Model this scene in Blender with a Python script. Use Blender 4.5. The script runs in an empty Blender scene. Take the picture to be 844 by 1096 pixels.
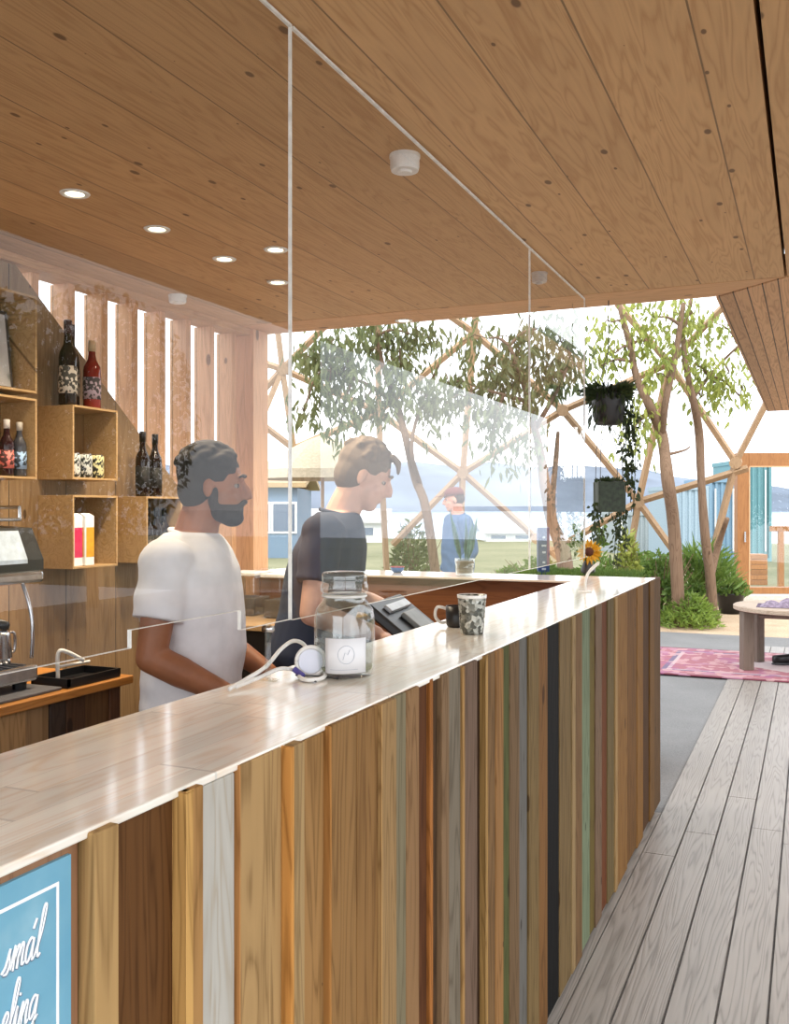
import bpy, bmesh, math, random
from mathutils import Vector, Matrix, noise
random.seed(7)
SC = bpy.context.scene
COL = SC.collection
PI = math.pi
# ---------------------------------------------------------------- camera model (measured from the photograph)
F, CX, HY, H = 1020.0, 422.0, 545.0, 1.5
TH = math.radians(23.59)
CS, SN = math.cos(TH), math.sin(TH)
def atD(px, py, d):
    u = (px-CX)/F*d
    return Vector((u*CS-d*SN, u*SN+d*CS, H-(py-HY)/F*d))
def atX(px, py, X):
    r = (px-CX)/F
    return atD(px, py, X/(r*CS-SN))
def atZ(px, py, Z):
    return atD(px, py, (H-Z)*F/(py-HY))
def yX(px, X): return atX(px, HY, X).y
# ---------------------------------------------------------------- mesh builder
class MB:
    def __init__(s):
        s.v = []; s.f = []; s.m = []; s.mi = 0; s.sm = []; s.smooth = False
    def add(s, vs, fs):
        o = len(s.v)
        s.v += [tuple(x) for x in vs]
        for f in fs:
            s.f.append([o+i for i in f]); s.m.append(s.mi); s.sm.append(s.smooth)
        return s
    def box(s, x0, x1, y0, y1, z0, z1, mat=None):
        vs = [Vector((x, y, z)) for z in (z0, z1) for y in (y0, y1) for x in (x0, x1)]
        if mat: vs = [mat @ v for v in vs]
        return s.add(vs, [(0,2,3,1),(4,5,7,6),(0,1,5,4),(2,6,7,3),(0,4,6,2),(1,3,7,5)])
    def bevbox(s, x0, x1, y0, y1, z0, z1, b=.004, mat=None):
        bm = bmesh.new()
        bmesh.ops.create_cube(bm, size=1)
        for v in bm.verts:
            v.co = Vector((x0 if v.co.x < 0 else x1, y0 if v.co.y < 0 else y1, z0 if v.co.z < 0 else z1))
        bmesh.ops.bevel(bm, geom=bm.edges[:], offset=b, segments=2, affect='EDGES', profile=.5)
        return s.bm(bm, mat)
    def bm(s, bm, mat=None):
        bm.verts.index_update()
        vs = [(mat @ v.co) if mat else v.co.copy() for v in bm.verts]
        fs = [[v.index for v in f.verts] for f in bm.faces]
        bm.free()
        return s.add(vs, fs)
    def prism(s, pts, axis, a, b):
        # pts: 2D polygon in the other two axes (cyclic order), extruded along axis from a to b
        def mk(p, t):
            if axis == 'x': return (t, p[0], p[1])
            if axis == 'y': return (p[0], t, p[1])
            return (p[0], p[1], t)
        n = len(pts)
        vs = [mk(p, a) for p in pts]+[mk(p, b) for p in pts]
        fs = [tuple(range(n))[::-1], tuple(range(n, 2*n))]+[(i, (i+1) % n, n+(i+1) % n, n+i) for i in range(n)]
        return s.add(vs, fs)
    def tube(s, path, rad, n=8, cap=True, sq=1.0):
        P = [Vector(p) for p in path]
        if not isinstance(rad, (list, tuple)): rad = [rad]*len(P)
        t0 = (P[1]-P[0]).normalized()
        up = Vector((0, 0, 1)) if abs(t0.z) < .9 else Vector((1, 0, 0))
        nx = t0.cross(up).normalized()
        vs = []
        for i, p in enumerate(P):
            t = (P[min(i+1, len(P)-1)]-P[max(i-1, 0)]).normalized()
            nx = (nx-t*nx.dot(t)).normalized()
            ny = t.cross(nx)
            for k in range(n):
                a = 2*PI*k/n
                vs.append(p+nx*math.cos(a)*rad[i]+ny*math.sin(a)*rad[i]*sq)
        fs = []
        for i in range(len(P)-1):
            for k in range(n):
                fs.append((i*n+k, i*n+(k+1) % n, (i+1)*n+(k+1) % n, (i+1)*n+k))
        if cap:
            fs.append(tuple(range(n))[::-1]); fs.append(tuple(range((len(P)-1)*n, len(P)*n)))
        return s.add(vs, fs)
    def beam(s, p, q, w, h=None):
        return s.tube([p, q], w*.7071, 4)
    def lathe(s, prof, n=24, c=(0, 0, 0), fx=1.0, fy=1.0):
        c = Vector(c); vs = []; fs = []
        for r, z in prof:
            for k in range(n):
                a = 2*PI*k/n
                vs.append(c+Vector((r*math.cos(a)*fx, r*math.sin(a)*fy, z)))
        for i in range(len(prof)-1):
            for k in range(n):
                fs.append((i*n+k, i*n+(k+1) % n, (i+1)*n+(k+1) % n, (i+1)*n+k))
        if prof[0][0] > 1e-6: fs.append(tuple(range(n))[::-1])
        if prof[-1][0] > 1e-6: fs.append(tuple(range((len(prof)-1)*n, len(prof)*n)))
        return s.add(vs, fs)
    def ell(s, c, r, n=14, m=10, rot=None):
        c = Vector(c); vs = []; fs = []
        for j in range(m+1):
            ph = PI*j/m
            for k in range(n):
                a = 2*PI*k/n
                v = Vector((r[0]*math.sin(ph)*math.cos(a), r[1]*math.sin(ph)*math.sin(a), r[2]*math.cos(ph)))
                vs.append(c+((rot @ v) if rot else v))
        for j in range(m):
            for k in range(n):
                fs.append((j*n+k, (j+1)*n+k, (j+1)*n+(k+1) % n, j*n+(k+1) % n))
        return s.add(vs, fs)
    def loft(s, rings):
        # rings: list of (centre, axis_a, axis_b) ellipses
        n = 24; vs = []; fs = []
        for c, a, b in rings:
            for k in range(n):
                t = 2*PI*k/n
                ct, st = math.cos(t), math.sin(t)
                e = .85
                ct = math.copysign(abs(ct)**e, ct); st = math.copysign(abs(st)**e, st)
                vs.append(Vector(c)+Vector(a)*ct+Vector(b)*st)
        for i in range(len(rings)-1):
            for k in range(n):
                fs.append((i*n+k, i*n+(k+1) % n, (i+1)*n+(k+1) % n, (i+1)*n+k))
        fs.append(tuple(range(n))[::-1]); fs.append(tuple(range((len(rings)-1)*n, len(rings)*n)))
        return s.add(vs, fs)
    def build(s, name, mats, parent=None, smooth=False, label=None, weld=False):
        me = bpy.data.meshes.new(name)
        me.from_pydata(s.v, [], s.f)
        if not isinstance(mats, (list, tuple)): mats = [mats]
        for m in mats: me.materials.append(m)
        for i, p in enumerate(me.polygons):
            p.material_index = s.m[i]; p.use_smooth = smooth or s.sm[i]
        bm = bmesh.new(); bm.from_mesh(me)
        if weld: bmesh.ops.remove_doubles(bm, verts=bm.verts[:], dist=1e-5)
        bmesh.ops.recalc_face_normals(bm, faces=bm.faces[:])
        bm.to_mesh(me); bm.free()
        o = bpy.data.objects.new(name, me); COL.objects.link(o)
        if parent: o.parent = parent
        if label: o['label'] = label
        return o
def smooth_angle(o, deg=35):
    for p in o.data.polygons: p.use_smooth = True
    bm = bmesh.new(); bm.from_mesh(o.data)
    for e in bm.edges:
        if len(e.link_faces) == 2 and e.calc_face_angle(0) > math.radians(deg): e.smooth = False
    bm.to_mesh(o.data); bm.free()
    return o
def tag(o, label, cat, group=None, kind=None):
    if label: o['label'] = label
    if cat: o['category'] = cat
    if group: o['group'] = group
    if kind: o['kind'] = kind
    return o
def thing(name, label, cat, loc=(0, 0, 0), rz=0, group=None):
    o = bpy.data.objects.new(name, None); COL.objects.link(o)
    o.location = loc; o.rotation_euler = (0, 0, rz); o.empty_display_size = .1
    return tag(o, label, cat, group)
def struct(o): o['kind'] = 'structure'; return o
def dup(root, loc, rz=None, label=None, group=None):
    r = root.copy(); COL.objects.link(r); r.location = loc
    if rz is not None: r.rotation_euler = (0, 0, rz)
    if label: r['label'] = label
    if group: r['group'] = group
    for ch in list(root.children):
        c = ch.copy(); COL.objects.link(c); c.parent = r
        for g in list(ch.children):
            d = g.copy(); COL.objects.link(d); d.parent = c
    return r
def cat_rom(pts, sub=6):
    P = [Vector(p) for p in pts]; out = []
    for i in range(len(P)-1):
        p0 = P[max(i-1, 0)]; p1 = P[i]; p2 = P[i+1]; p3 = P[min(i+2, len(P)-1)]
        for k in range(sub):
            t = k/sub
            out.append(.5*((2*p1)+(p2-p0)*t+(2*p0-5*p1+4*p2-p3)*t*t+(3*p1-p0-3*p2+p3)*t**3))
    out.append(P[-1]); return out
# ---------------------------------------------------------------- materials
def lin(c):
    return tuple(((x/255)/12.92 if x/255 <= .04045 else ((x/255+.055)/1.055)**2.4) for x in c)+(1,)
class NT:
    def __init__(s, name):
        s.mat = bpy.data.materials.new(name); s.mat.use_nodes = True
        s.t = s.mat.node_tree; s.t.nodes.clear()
        s.out = s.n('ShaderNodeOutputMaterial')
    def n(s, kind, **kw):
        nd = s.t.nodes.new(kind)
        for k, v in kw.items(): setattr(nd, k, v)
        return nd
    def l(s, a, b): s.t.links.new(a, b)
    def val(s, sock, v):
        if hasattr(v, 'links') or hasattr(v, 'is_linked'): s.l(v, sock)
        else: sock.default_value = v
    def math(s, op, a, b=None, c=None):
        m = s.n('ShaderNodeMath', operation=op)
        s.val(m.inputs[0], a)
        if b is not None: s.val(m.inputs[1], b)
        if c is not None: s.val(m.inputs[2], c)
        return m.outputs[0]
    def mix(s, fac, a, b, bt='MIX'):
        m = s.n('ShaderNodeMix', data_type='RGBA', blend_type=bt)
        s.val(m.inputs[0], fac); s.val(m.inputs[6], a); s.val(m.inputs[7], b)
        return m.outputs[2]
    def ramp(s, fac, stops):
        r = s.n('ShaderNodeValToRGB'); s.l(fac, r.inputs[0])
        e = r.color_ramp.elements
        while len(e) < len(stops): e.new(.5)
        for i, (p, c) in enumerate(stops): e[i].position = p; e[i].color = c
        return r.outputs[0]
    def coords(s, scale, rot=(0, 0, 0)):
        tc = s.n('ShaderNodeTexCoord'); mp = s.n('ShaderNodeMapping')
        s.l(tc.outputs['Object'], mp.inputs[0]); mp.inputs['Scale'].default_value = scale; mp.inputs['Rotation'].default_value = rot
        return mp.outputs[0]
    def noise(s, vec, scale, detail=4, rough=.55, dist=0):
        n = s.n('ShaderNodeTexNoise'); s.l(vec, n.inputs['Vector'])
        n.inputs['Scale'].default_value = scale; n.inputs['Detail'].default_value = detail
        n.inputs['Roughness'].default_value = rough; n.inputs['Distortion'].default_value = dist
        return n.outputs[0]
    def bsdf(s, col, rough=.6, metal=0, bump=None, bstr=.2, bdist=.002, **kw):
        b = s.n('ShaderNodeBsdfPrincipled')
        s.val(b.inputs['Base Color'], col); s.val(b.inputs['Roughness'], rough); b.inputs['Metallic'].default_value = metal
        for k, v in kw.items(): s.val(b.inputs[k.replace('_', ' ')], v)
        if bump is not None:
            bp = s.n('ShaderNodeBump'); bp.inputs['Strength'].default_value = bstr; bp.inputs['Distance'].default_value = bdist
            s.l(bump, bp.inputs['Height']); s.l(bp.outputs[0], b.inputs['Normal'])
        s.l(b.outputs[0], s.out.inputs[0]); return b
def plain(name, c, rough=.6, metal=0, var=.08, nscale=30, **kw):
    t = NT(name); col = lin(c)
    v = t.coords((1, 1, 1)); n = t.noise(v, nscale)
    d = tuple(max(0, x*(1-2*var)) for x in col[:3])+(1,)
    e = tuple(min(1, x*(1+2*var)) for x in col[:3])+(1,)
    t.bsdf(t.ramp(n, [(.3, d), (.7, e)]), rough, metal, bump=n, bstr=.05, **kw)
    return t.mat
def wood(name, c, axis='z', stain=.5, spec=.5, dark=.55, rough=.6, coat=0.0, grain=1.0, knots=.5, board=None, baxis=0, joint=.003, bvar=.3, butt=None, bump=.25, seam=.15, rdist=1.2, rmul=7.0, rscale=1.1, warm=(1, .86, .7), knotcol=.28, kscale=5.0, contrast=1.0):
    """grain runs along axis; board = board width across axis number baxis; butt = board length"""
    t = NT(name); col = lin(c)
    tc = t.n('ShaderNodeTexCoord')
    P = tc.outputs['Object']
    sep = t.n('ShaderNodeSeparateXYZ'); t.l(P, sep.inputs[0])
    ai = 'xyz'.index(axis)
    oi = t.n('ShaderNodeObjectInfo')
    rnd = oi.outputs['Random']
    seamf = None; brnd = rnd
    if board:
        bx = t.math('DIVIDE', sep.outputs[baxis], board)
        bid = t.math('FLOOR', bx)
        fr = t.math('FRACT', bx)
        dist = t.math('MINIMUM', fr, t.math('SUBTRACT', 1.0, fr))
        seamf = t.math('LESS_THAN', dist, joint/board)
        wn = t.n('ShaderNodeTexWhiteNoise', noise_dimensions='1D'); t.l(t.math('ADD', bid, .37), wn.inputs['W'])
        brnd = wn.outputs['Value']
        if butt:
            ly = t.math('ADD', t.math('DIVIDE', sep.outputs[ai], butt), t.math('MULTIPLY', brnd, 7.3))
            lid = t.math('FLOOR', ly); lf = t.math('FRACT', ly)
            s2 = t.math('LESS_THAN', lf, .0025/butt*2)
            seamf = t.math('MAXIMUM', seamf, s2)
            wn2 = t.n('ShaderNodeTexWhiteNoise', noise_dimensions='1D'); t.l(t.math('ADD', t.math('MULTIPLY', bid, 13.1), lid), wn2.inputs['W'])
            brnd = wn2.outputs['Value']
    off = t.n('ShaderNodeCombineXYZ')
    for i in range(3): t.val(off.inputs[i], t.math('MULTIPLY', t.math('ADD', brnd, rnd), (17.3, 23.9, 31.7)[i]))
    va = t.n('ShaderNodeVectorMath', operation='ADD'); t.l(P, va.inputs[0]); t.l(off.outputs[0], va.inputs[1])
    mp = t.n('ShaderNodeMapping'); t.l(va.outputs[0], mp.inputs[0])
    sc = [14.0*grain]*3; sc[ai] = rscale*grain; mp.inputs['Scale'].default_value = sc
    n1 = t.noise(mp.outputs[0], 1.2, 2, .4, rdist)
    rings = t.math('FRACT', t.math('MULTIPLY', n1, rmul))
    rings = t.math('ABSOLUTE', t.math('SUBTRACT', t.math('MULTIPLY', rings, 2.0), 1.0))
    mp2 = t.n('ShaderNodeMapping'); t.l(va.outputs[0], mp2.inputs[0])
    sc2 = [220.0*grain]*3; sc2[ai] = 5.0*grain; mp2.inputs['Scale'].default_value = sc2
    n2 = t.noise(mp2.outputs[0], 1.0, 3, .6)
    g = t.math('ADD', t.math('MULTIPLY', rings, .55), t.math('MULTIPLY', n2, .45))
    dk = tuple(x*(1-(1-dark)*contrast) for x in col[:3])
    dk = (dk[0]*warm[0], dk[1]*warm[1], dk[2]*warm[2], 1)
    lt = tuple(min(1, x*1.12) for x in col[:3])+(1,)
    cc = t.ramp(g, [(.05, dk), (.45, col), (.95, lt)])
    # large stains
    n3 = t.noise(va.outputs[0], 2.2, 3)
    cc = t.mix(t.math('MULTIPLY', t.math('SUBTRACT', n3, .35), stain), cc, tuple(x*.6 for x in col[:3])+(1,))
    if knots > 0:
        s3 = t.n('ShaderNodeSeparateXYZ'); t.l(va.outputs[0], s3.inputs[0])
        oth = [i for i in range(3) if i != ai]
        mk = t.n('ShaderNodeCombineXYZ')
        t.l(t.math('MULTIPLY', t.math('ADD', s3.outputs[oth[0]], s3.outputs[oth[1]]), kscale), mk.inputs[0])
        t.l(t.math('MULTIPLY', s3.outputs[ai], kscale*.5), mk.inputs[1])
        vo = t.n('ShaderNodeTexVoronoi', voronoi_dimensions='2D'); t.l(mk.outputs[0], vo.inputs['Vector']); vo.inputs['Scale'].default_value = 1.0
        vc = t.n('ShaderNodeSeparateXYZ'); t.l(vo.outputs['Color'], vc.inputs[0])
        rr = t.math('MULTIPLY', t.math('MULTIPLY', t.math('GREATER_THAN', vc.outputs[0], 1-knots), t.math('POWER', vc.outputs[1], 1.6)), .115)
        kn = t.math('SUBTRACT', 1.0, t.math('DIVIDE', vo.outputs['Distance'], t.math('ADD', rr, .0001)))
        kf = t.math('MINIMUM', t.math('MAXIMUM', t.math('MULTIPLY', kn, 2.6), 0.0), .85)
        kc = (col[0]*knotcol, col[1]*knotcol*.8, col[2]*knotcol*.7, 1)
        cc = t.mix(kf, cc, kc)
    if bvar:
        m = t.math('ADD', 1-bvar/2, t.math('MULTIPLY', brnd, bvar))
        cb = t.n('ShaderNodeCombineColor')
        for i in range(3): t.l(m, cb.inputs[i])
        cc = t.mix(1.0, cc, cb.outputs[0], 'MULTIPLY')
    hgt = g
    if seamf is not None:
        cc = t.mix(seamf, cc, tuple(x*seam for x in col[:3])+(1,))
        hgt = t.math('SUBTRACT', g, t.math('MULTIPLY', seamf, 3.0))
    t.bsdf(cc, rough, bump=hgt, bstr=bump, bdist=.0015, Specular_IOR_Level=spec, **(dict(Coat_Weight=coat, Coat_Roughness=.1) if coat else {}))
    return t.mat
def thin_glass(name, tint=(1, 1, 1), ior=1.5, rough=.0, op=0.0, front=False):
    t = NT(name)
    tr = t.n('ShaderNodeBsdfTransparent'); tr.inputs[0].default_value = tint+(1,)
    gl = t.n('ShaderNodeBsdfGlossy'); gl.inputs['Roughness'].default_value = rough
    gl.inputs[0].default_value = (1, 1, 1, 1)
    ge = t.n('ShaderNodeNewGeometry'); dt = t.n('ShaderNodeVectorMath', operation='DOT_PRODUCT')
    t.l(ge.outputs['Normal'], dt.inputs[0]); t.l(ge.outputs['Incoming'], dt.inputs[1])
    om = t.math('SUBTRACT', 1.0, t.math('ABSOLUTE', dt.outputs['Value']))
    f0 = ((ior-1)/(ior+1))**2
    fac = t.math('ADD', t.math('MULTIPLY', t.math('POWER', om, 5.0), 1-f0), f0+op)
    if front: fac = t.math('MULTIPLY', fac, t.math('SUBTRACT', 1.0, ge.outputs['Backfacing']))
    mx = t.n('ShaderNodeMixShader'); t.l(fac, mx.inputs[0]); t.l(tr.outputs[0], mx.inputs[1]); t.l(gl.outputs[0], mx.inputs[2])
    t.l(mx.outputs[0], t.out.inputs[0]); return t.mat
def glass(name, tint=(1, 1, 1), rough=.02, ior=1.45):
    t = NT(name); v = t.coords((1, 1, 1)); n = t.noise(v, 25, 2)
    t.bsdf(tint+(1,), rough, Transmission_Weight=1.0, IOR=ior, bump=n, bstr=.05)
    return t.mat
def leafmat(name, c1, c2, trans=.35):
    t = NT(name)
    v = t.coords((1, 1, 1)); n = t.noise(v, 3.5, 4)
    n2 = t.noise(v, 40, 2)
    f = t.math('ADD', t.math('MULTIPLY', n, .5), t.math('MULTIPLY', n2, .5))
    col = t.ramp(f, [(.35, lin(c1)), (.65, lin(c2))])
    b = t.n('ShaderNodeBsdfPrincipled'); t.l(col, b.inputs['Base Color']); b.inputs['Roughness'].default_value = .55
    tl = t.n('ShaderNodeBsdfTranslucent'); t.l(col, tl.inputs[0])
    mx = t.n('ShaderNodeMixShader'); mx.inputs[0].default_value = trans
    t.l(b.outputs[0], mx.inputs[1]); t.l(tl.outputs[0], mx.inputs[2]); t.l(mx.outputs[0], t.out.inputs[0])
    return t.mat
def emit(name, c, s):
    t = NT(name); e = t.n('ShaderNodeEmission'); e.inputs[0].default_value = lin(c); e.inputs[1].default_value = s
    t.l(e.outputs[0], t.out.inputs[0]); return t.mat

M = {}
M['ceil'] = wood('ceiling_planks', (194, 154, 108), 'y', dark=.72, knots=.5, board=.222, baxis=0, joint=.0022, bvar=.22, rough=.65, knotcol=.2, kscale=9.5, bump=.12, contrast=.8, seam=.42)
M['ceil_narrow'] = wood('canopy_boards', (196, 152, 110), 'y', dark=.6, knots=.3, board=.065, baxis=0, joint=.003, bvar=.5, rough=.65)
M['plyw'] = wood('wall_panel_wood', (152, 122, 86), 'z', dark=.7, knots=.35, board=.31, baxis=1, joint=.002, bvar=.25, rough=.6, kscale=6)
M['post'] = wood('post_wood', (214, 166, 124), 'z', dark=.75, knots=.25, rough=.6, bvar=.12)
M['beam'] = wood('beam_wood', (200, 154, 108), 'y', dark=.75, knots=.2, rough=.6)
M['beamx'] = wood('lintel_wood', (200, 154, 108), 'x', dark=.75, knots=.3, rough=.6)
M['crate'] = wood('crate_pine', (178, 144, 98), 'y', dark=.7, knots=.25, rough=.6, bvar=.15)
M['crate_dark'] = wood('crate_back_pine', (138, 106, 70), 'z', dark=.7, knots=.2, rough=.6, bvar=.15)
M['top'] = wood('counter_top_wood', (250, 242, 230), 'y', dark=.88, knots=0, board=.055, baxis=0, joint=.0005, bvar=.14, butt=.55, stain=0.0, rough=.3, seam=.75, bump=0.0, coat=1.0)
M['inner'] = wood('counter_inner_wood', (128, 80, 46), 'x', dark=.6, knots=.2, rough=.5)
M['worktop'] = wood('worktop_oak', (190, 128, 62), 'y', dark=.6, knots=.2, rough=.35, board=.09, baxis=0, joint=.001)
M['deck'] = wood('deck_boards', (138, 131, 124), 'y', rdist=.15, rmul=16, rscale=.7, dark=.5, knots=.0, rough=.38, bvar=.25, grain=.8, warm=(1, .93, .88), bump=.35, board=.14, baxis=0, joint=.0, contrast=1.25)
M['table'] = wood('table_wood', (168, 150, 132), 'x', dark=.6, knots=.2, rough=.6)
M['lattice'] = wood('dome_timber', (172, 142, 110), 'z', dark=.7, knots=.2, rough=.65)
M['door'] = wood('door_timber', (166, 114, 66), 'z', dark=.65, knots=.2, rough=.45)
M['bark'] = wood('bark', (120, 96, 76), 'z', dark=.45, knots=.3, rough=.9, grain=.7, bump=.6)
M['bark_pale'] = wood('bark_pale', (128, 106, 88), 'z', dark=.45, knots=.3, rough=.9, grain=.7, bump=.6)
M['glass'] = thin_glass('acrylic_screen', (.985, .99, .99), 1.42, front=True)
M['edge'] = plain('acrylic_edge', (232, 232, 228), .35)
M['pane'] = thin_glass('window_glass', (.96, .98, 1.0))
M['white'] = plain('white_plastic', (232, 230, 226), .4, var=.03)
M['black'] = plain('black_plastic', (22, 22, 24), .35)
M['dark'] = plain('dark_grey_plastic', (52, 52, 56), .4)
M['steel'] = plain('brushed_steel', (200, 200, 202), .22, 1.0)
M['lampglow'] = emit('lamp_glow', (255, 236, 200), 9.0)
M['jar'] = glass('jar_glass', (.96, .98, .97), .03)
M['jargl'] = thin_glass('jar_thin_glass', (.90, .92, .91), 1.55, .03, .05)
M['paper'] = plain('white_paper', (236, 236, 236), .8, var=.03)
# ================================================================ SETTING
CZ = 2.49                       # underside of the ceiling
# --- ground
t = NT('asphalt'); v = t.coords((1, 1, 1)); n = t.noise(v, 140, 3); n2 = t.noise(v, 1.2, 4)
c = t.ramp(t.math('ADD', t.math('MULTIPLY', n, .6), t.math('MULTIPLY', n2, .4)), [(.3, lin((96, 96, 96))), (.7, lin((142, 141, 140)))])
t.bsdf(c, .85, bump=n, bstr=.4); M['asphalt'] = t.mat
b = MB(); b.box(-14, 9, -8, 12.1, -.16, -.012); struct(b.build('floor', M['asphalt']))
t = NT('gravel'); v = t.coords((1, 1, 1)); n = t.noise(v, 60, 3); n2 = t.noise(v, 2, 4)
c = t.ramp(t.math('ADD', t.math('MULTIPLY', n, .6), t.math('MULTIPLY', n2, .4)), [(.3, lin((150, 124, 98))), (.7, lin((214, 188, 158)))])
t.bsdf(c, .9, bump=n, bstr=.6, bdist=.01); M['gravel'] = t.mat
b = MB(); b.box(-14, 9, 12.1, 17.5, -.16, -.02); struct(b.build('gravel_bed', M['gravel']))
t = NT('meadow'); v = t.coords((1, 1, 1)); n = t.noise(v, 14, 5); n2 = t.noise(v, .35, 4)
c = t.ramp(t.math('ADD', t.math('MULTIPLY', n, .5), t.math('MULTIPLY', n2, .5)), [(.3, lin((96, 100, 66))), (.55, lin((132, 130, 98))), (.75, lin((160, 152, 124)))])
t.bsdf(c, .95, bump=n, bstr=.8, bdist=.05); M['meadow'] = t.mat
b = MB(); b.box(-60, 50, 17.5, 46, -.3, -.04); struct(b.build('meadow', M['meadow']))
t = NT('sea'); v = t.coords((1, 3, 1)); n = t.noise(v, .6, 4)
t.bsdf(lin((150, 172, 186)), .12, bump=n, bstr=.15, bdist=.1); M['sea'] = t.mat
b = MB(); b.box(-1200, 900, 46, 1150, -1.2, -.5); struct(b.build('sea', M['sea']))
# --- far hills over the water
M['hill'] = plain('far_hill', (108, 118, 132), .95, var=.12, nscale=.02)  # blue-grey puts the distance haze into the hill colour
def hill(name, pts, d, thick):
    # ridge points (px,py) give a skyline standing at distance d; slopes run forward and backward from it
    b = MB(); vs = []; fs = []
    for px, py in pts:
        r = atD(px, py, d); f = atD(px, HY+1, d-thick); k = atD(px, HY+1, d+thick)
        f.z = k.z = -1
        m1 = r.lerp(f, .5); m1.z = r.z*(.62+.1*noise.noise(Vector((px*.05, 3, d)))); 
        vs += [f, m1, r, k]
    for i in range(len(pts)-1):
        for j in range(3): fs.append((i*4+j, i*4+j+1, i*4+j+5, i*4+j+4))
    b.add(vs, fs); o = b.build(name, M['hill'], smooth=True); return o
sky1 = []
for i in range(60):
    px = -260+i*28; base = 500+18*noise.noise(Vector((px*.006, 1.7, 0)))+8*noise.noise(Vector((px*.03, 9.1, 0)))
    if 280 < px < 420: base += 4
    if px > 690: base += (px-690)*.2
    sky1.append((px, min(base, 541)))
o = hill('far_hill', sky1, 900, 140); struct(o)

# --- deck: boards along Y, one pattern mesh
b = MB(); random.seed(3)
x = -.677; bw = .14; i = 0
while x < 3.2:
    y = -3.0+random.uniform(-1.5, 0)
    while y < 11.2:
        ln = random.choice([3.6, 4.2, 4.8])
        y1 = min(y+ln, 11.2)
        y0 = max(y, -3.0)
        if y1 > 8.66 and y0 < 8.66 and False: pass
        if y1 > y0: b.box(x+.004, x+bw-.004, y0+.002, y1-.002, -.03, 0)
        y += ln
    x += bw
b.box(-.716, -.6775, -3, 4.84, -.03, 0)
t = M['deck']
o = struct(b.build('timber_deck', M['deck']))
M['joist'] = plain('joist_dark', (40, 36, 32), .9)
b = MB(); b.box(-.68, 3.2, -3, 11.2, -.045, -.031); struct(b.build('deck_underlay', M['joist']))

# --- ceiling
b = MB(); b.box(-2.95, -.103, -.9, 4.38, CZ, CZ+.12); struct(b.build('ceiling', M['ceil']))
b = MB(); b.prism([(-.092, -.9), (.7, -.9), (.7, 4.372), (-.092, 4.372)], 'z', CZ, CZ+.12)
struct(b.build('ceiling_bay', M['ceil']))
b = MB(); b.prism([(-.10, 4.388), (.7, 4.388), (.7, 10.3), (-.405, 10.3), (-.405, 4.672)], 'z', CZ-.004, CZ+.1)
struct(b.build('ceiling_canopy', M['ceil_narrow']))
b = MB(); b.prism([(-2.95, 4.387), (-.108, 4.387), (-.413, 4.665), (-2.95, 4.665)], 'z', CZ, CZ+.22)
struct(b.build('trim_1', M['beamx']))
M['roof'] = plain('roof_membrane', (90, 88, 84), .9)
b = MB(); b.box(-3.0, .75, -.95, 4.7, CZ+.221, CZ+.26); struct(b.build('roof', M['roof']))
b = MB(); b.prism([(-.405, 4.7), (.75, 4.7), (.75, 10.35), (-.405, 10.35)], 'z', CZ+.1, CZ+.16); struct(b.build('roof_canopy', M['roof']))
# posts of the canopy on the open side (outside the frame, they carry the roof)
for yy in (-.8, 4.6, 10.1):
    b = MB(); b.bevbox(.55, .67, yy-.06, yy+.06, 0, CZ-.004 if yy > 5 else CZ); struct(b.build('canopy_post', M['post']))

# --- left wall: panel with a sloping top, posts, panes
XW = -2.85
b = MB(); b.prism([(-1.6, 0), (4.48, 0), (4.48, 1.12), (2.78, 2.49), (-1.6, 2.49)], 'x', XW-.02, XW)
struct(b.build('wall_left', M['plyw']))
b = MB(); b.box(XW-.10, XW+.03, 2.60, 4.48, CZ-.035, CZ); struct(b.build('trim_2', M['beam']))
b = MB(); b.box(XW-.03, XW-.02, -1.6, 2.6, 0, CZ); struct(b.build('wall_left_outer', M['plyw']))
k = 0
for i in range(8):
    y = 2.928+.207*i
    zb = max(1.0, 2.363-.81*(y-2.94)-.25)
    w = MB(); w.box(XW-.12, XW-.022, y, y+.042, zb, CZ-.035); po = struct(w.build('window_%d' % (i+1), M['post']))
    g = MB(); g.box(XW-.108, XW-.102, y+.042, y+.207, zb, CZ-.035); g.build('pane', M['pane'], po)
b = MB(); b.bevbox(XW-.12, -2.80, 4.48, 4.635, 1.15, CZ, .003); struct(b.build('corner_post', M['post']))
b = MB(); b.bevbox(XW-.12, -2.80, 4.48, 4.635, 0, 1.148, .003); struct(b.build('corner_post', M['post']))

# ================================================================ BAR COUNTER
TZ = 1.16
bar = thing('bar_counter', 'long bar counter clad in upright reclaimed timber planks under a glossy pale wood top', 'bar counter', (-.85, 2.5, 0))
def wl(o): o.matrix_parent_inverse = Matrix.Translation(Vector(bar.location)).inverted(); return o
def loc_part(mb, name, mat, par, **kw):
    p = Vector(par.location); R = Matrix.Rotation(-par.rotation_euler.z, 3, 'Z')
    mb.v = [tuple(R @ (Vector(v)-p)) for v in mb.v]
    return mb.build(name, mat, par, **kw)
b = MB(); b.bevbox(-1.035, -.705, -.6, 4.84, TZ-.011, TZ, .0025); loc_part(b, 'counter_top', M['top'], bar)
M['top_return'] = wood('return_top_wood', (244, 232, 216), 'x', dark=.86, knots=0, board=.055, baxis=1, joint=.0005, bvar=.2, rough=.3, seam=.75, bump=0.0, coat=1.0)
b = MB(); b.bevbox(-2.79, -1.036, 4.47, 4.84, TZ-.011, TZ, .0025); loc_part(b, 'return_top', M['top_return'], bar)
b = MB(); b.box(-.99, -.75, -.6, 4.80, .0, TZ-.0115); loc_part(b, 'carcass', M['inner'], bar)
b = MB(); b.box(-2.79, -.992, 4.53, 4.80, 0, TZ-.0115); loc_part(b, 'return_carcass', M['inner'], bar)
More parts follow.
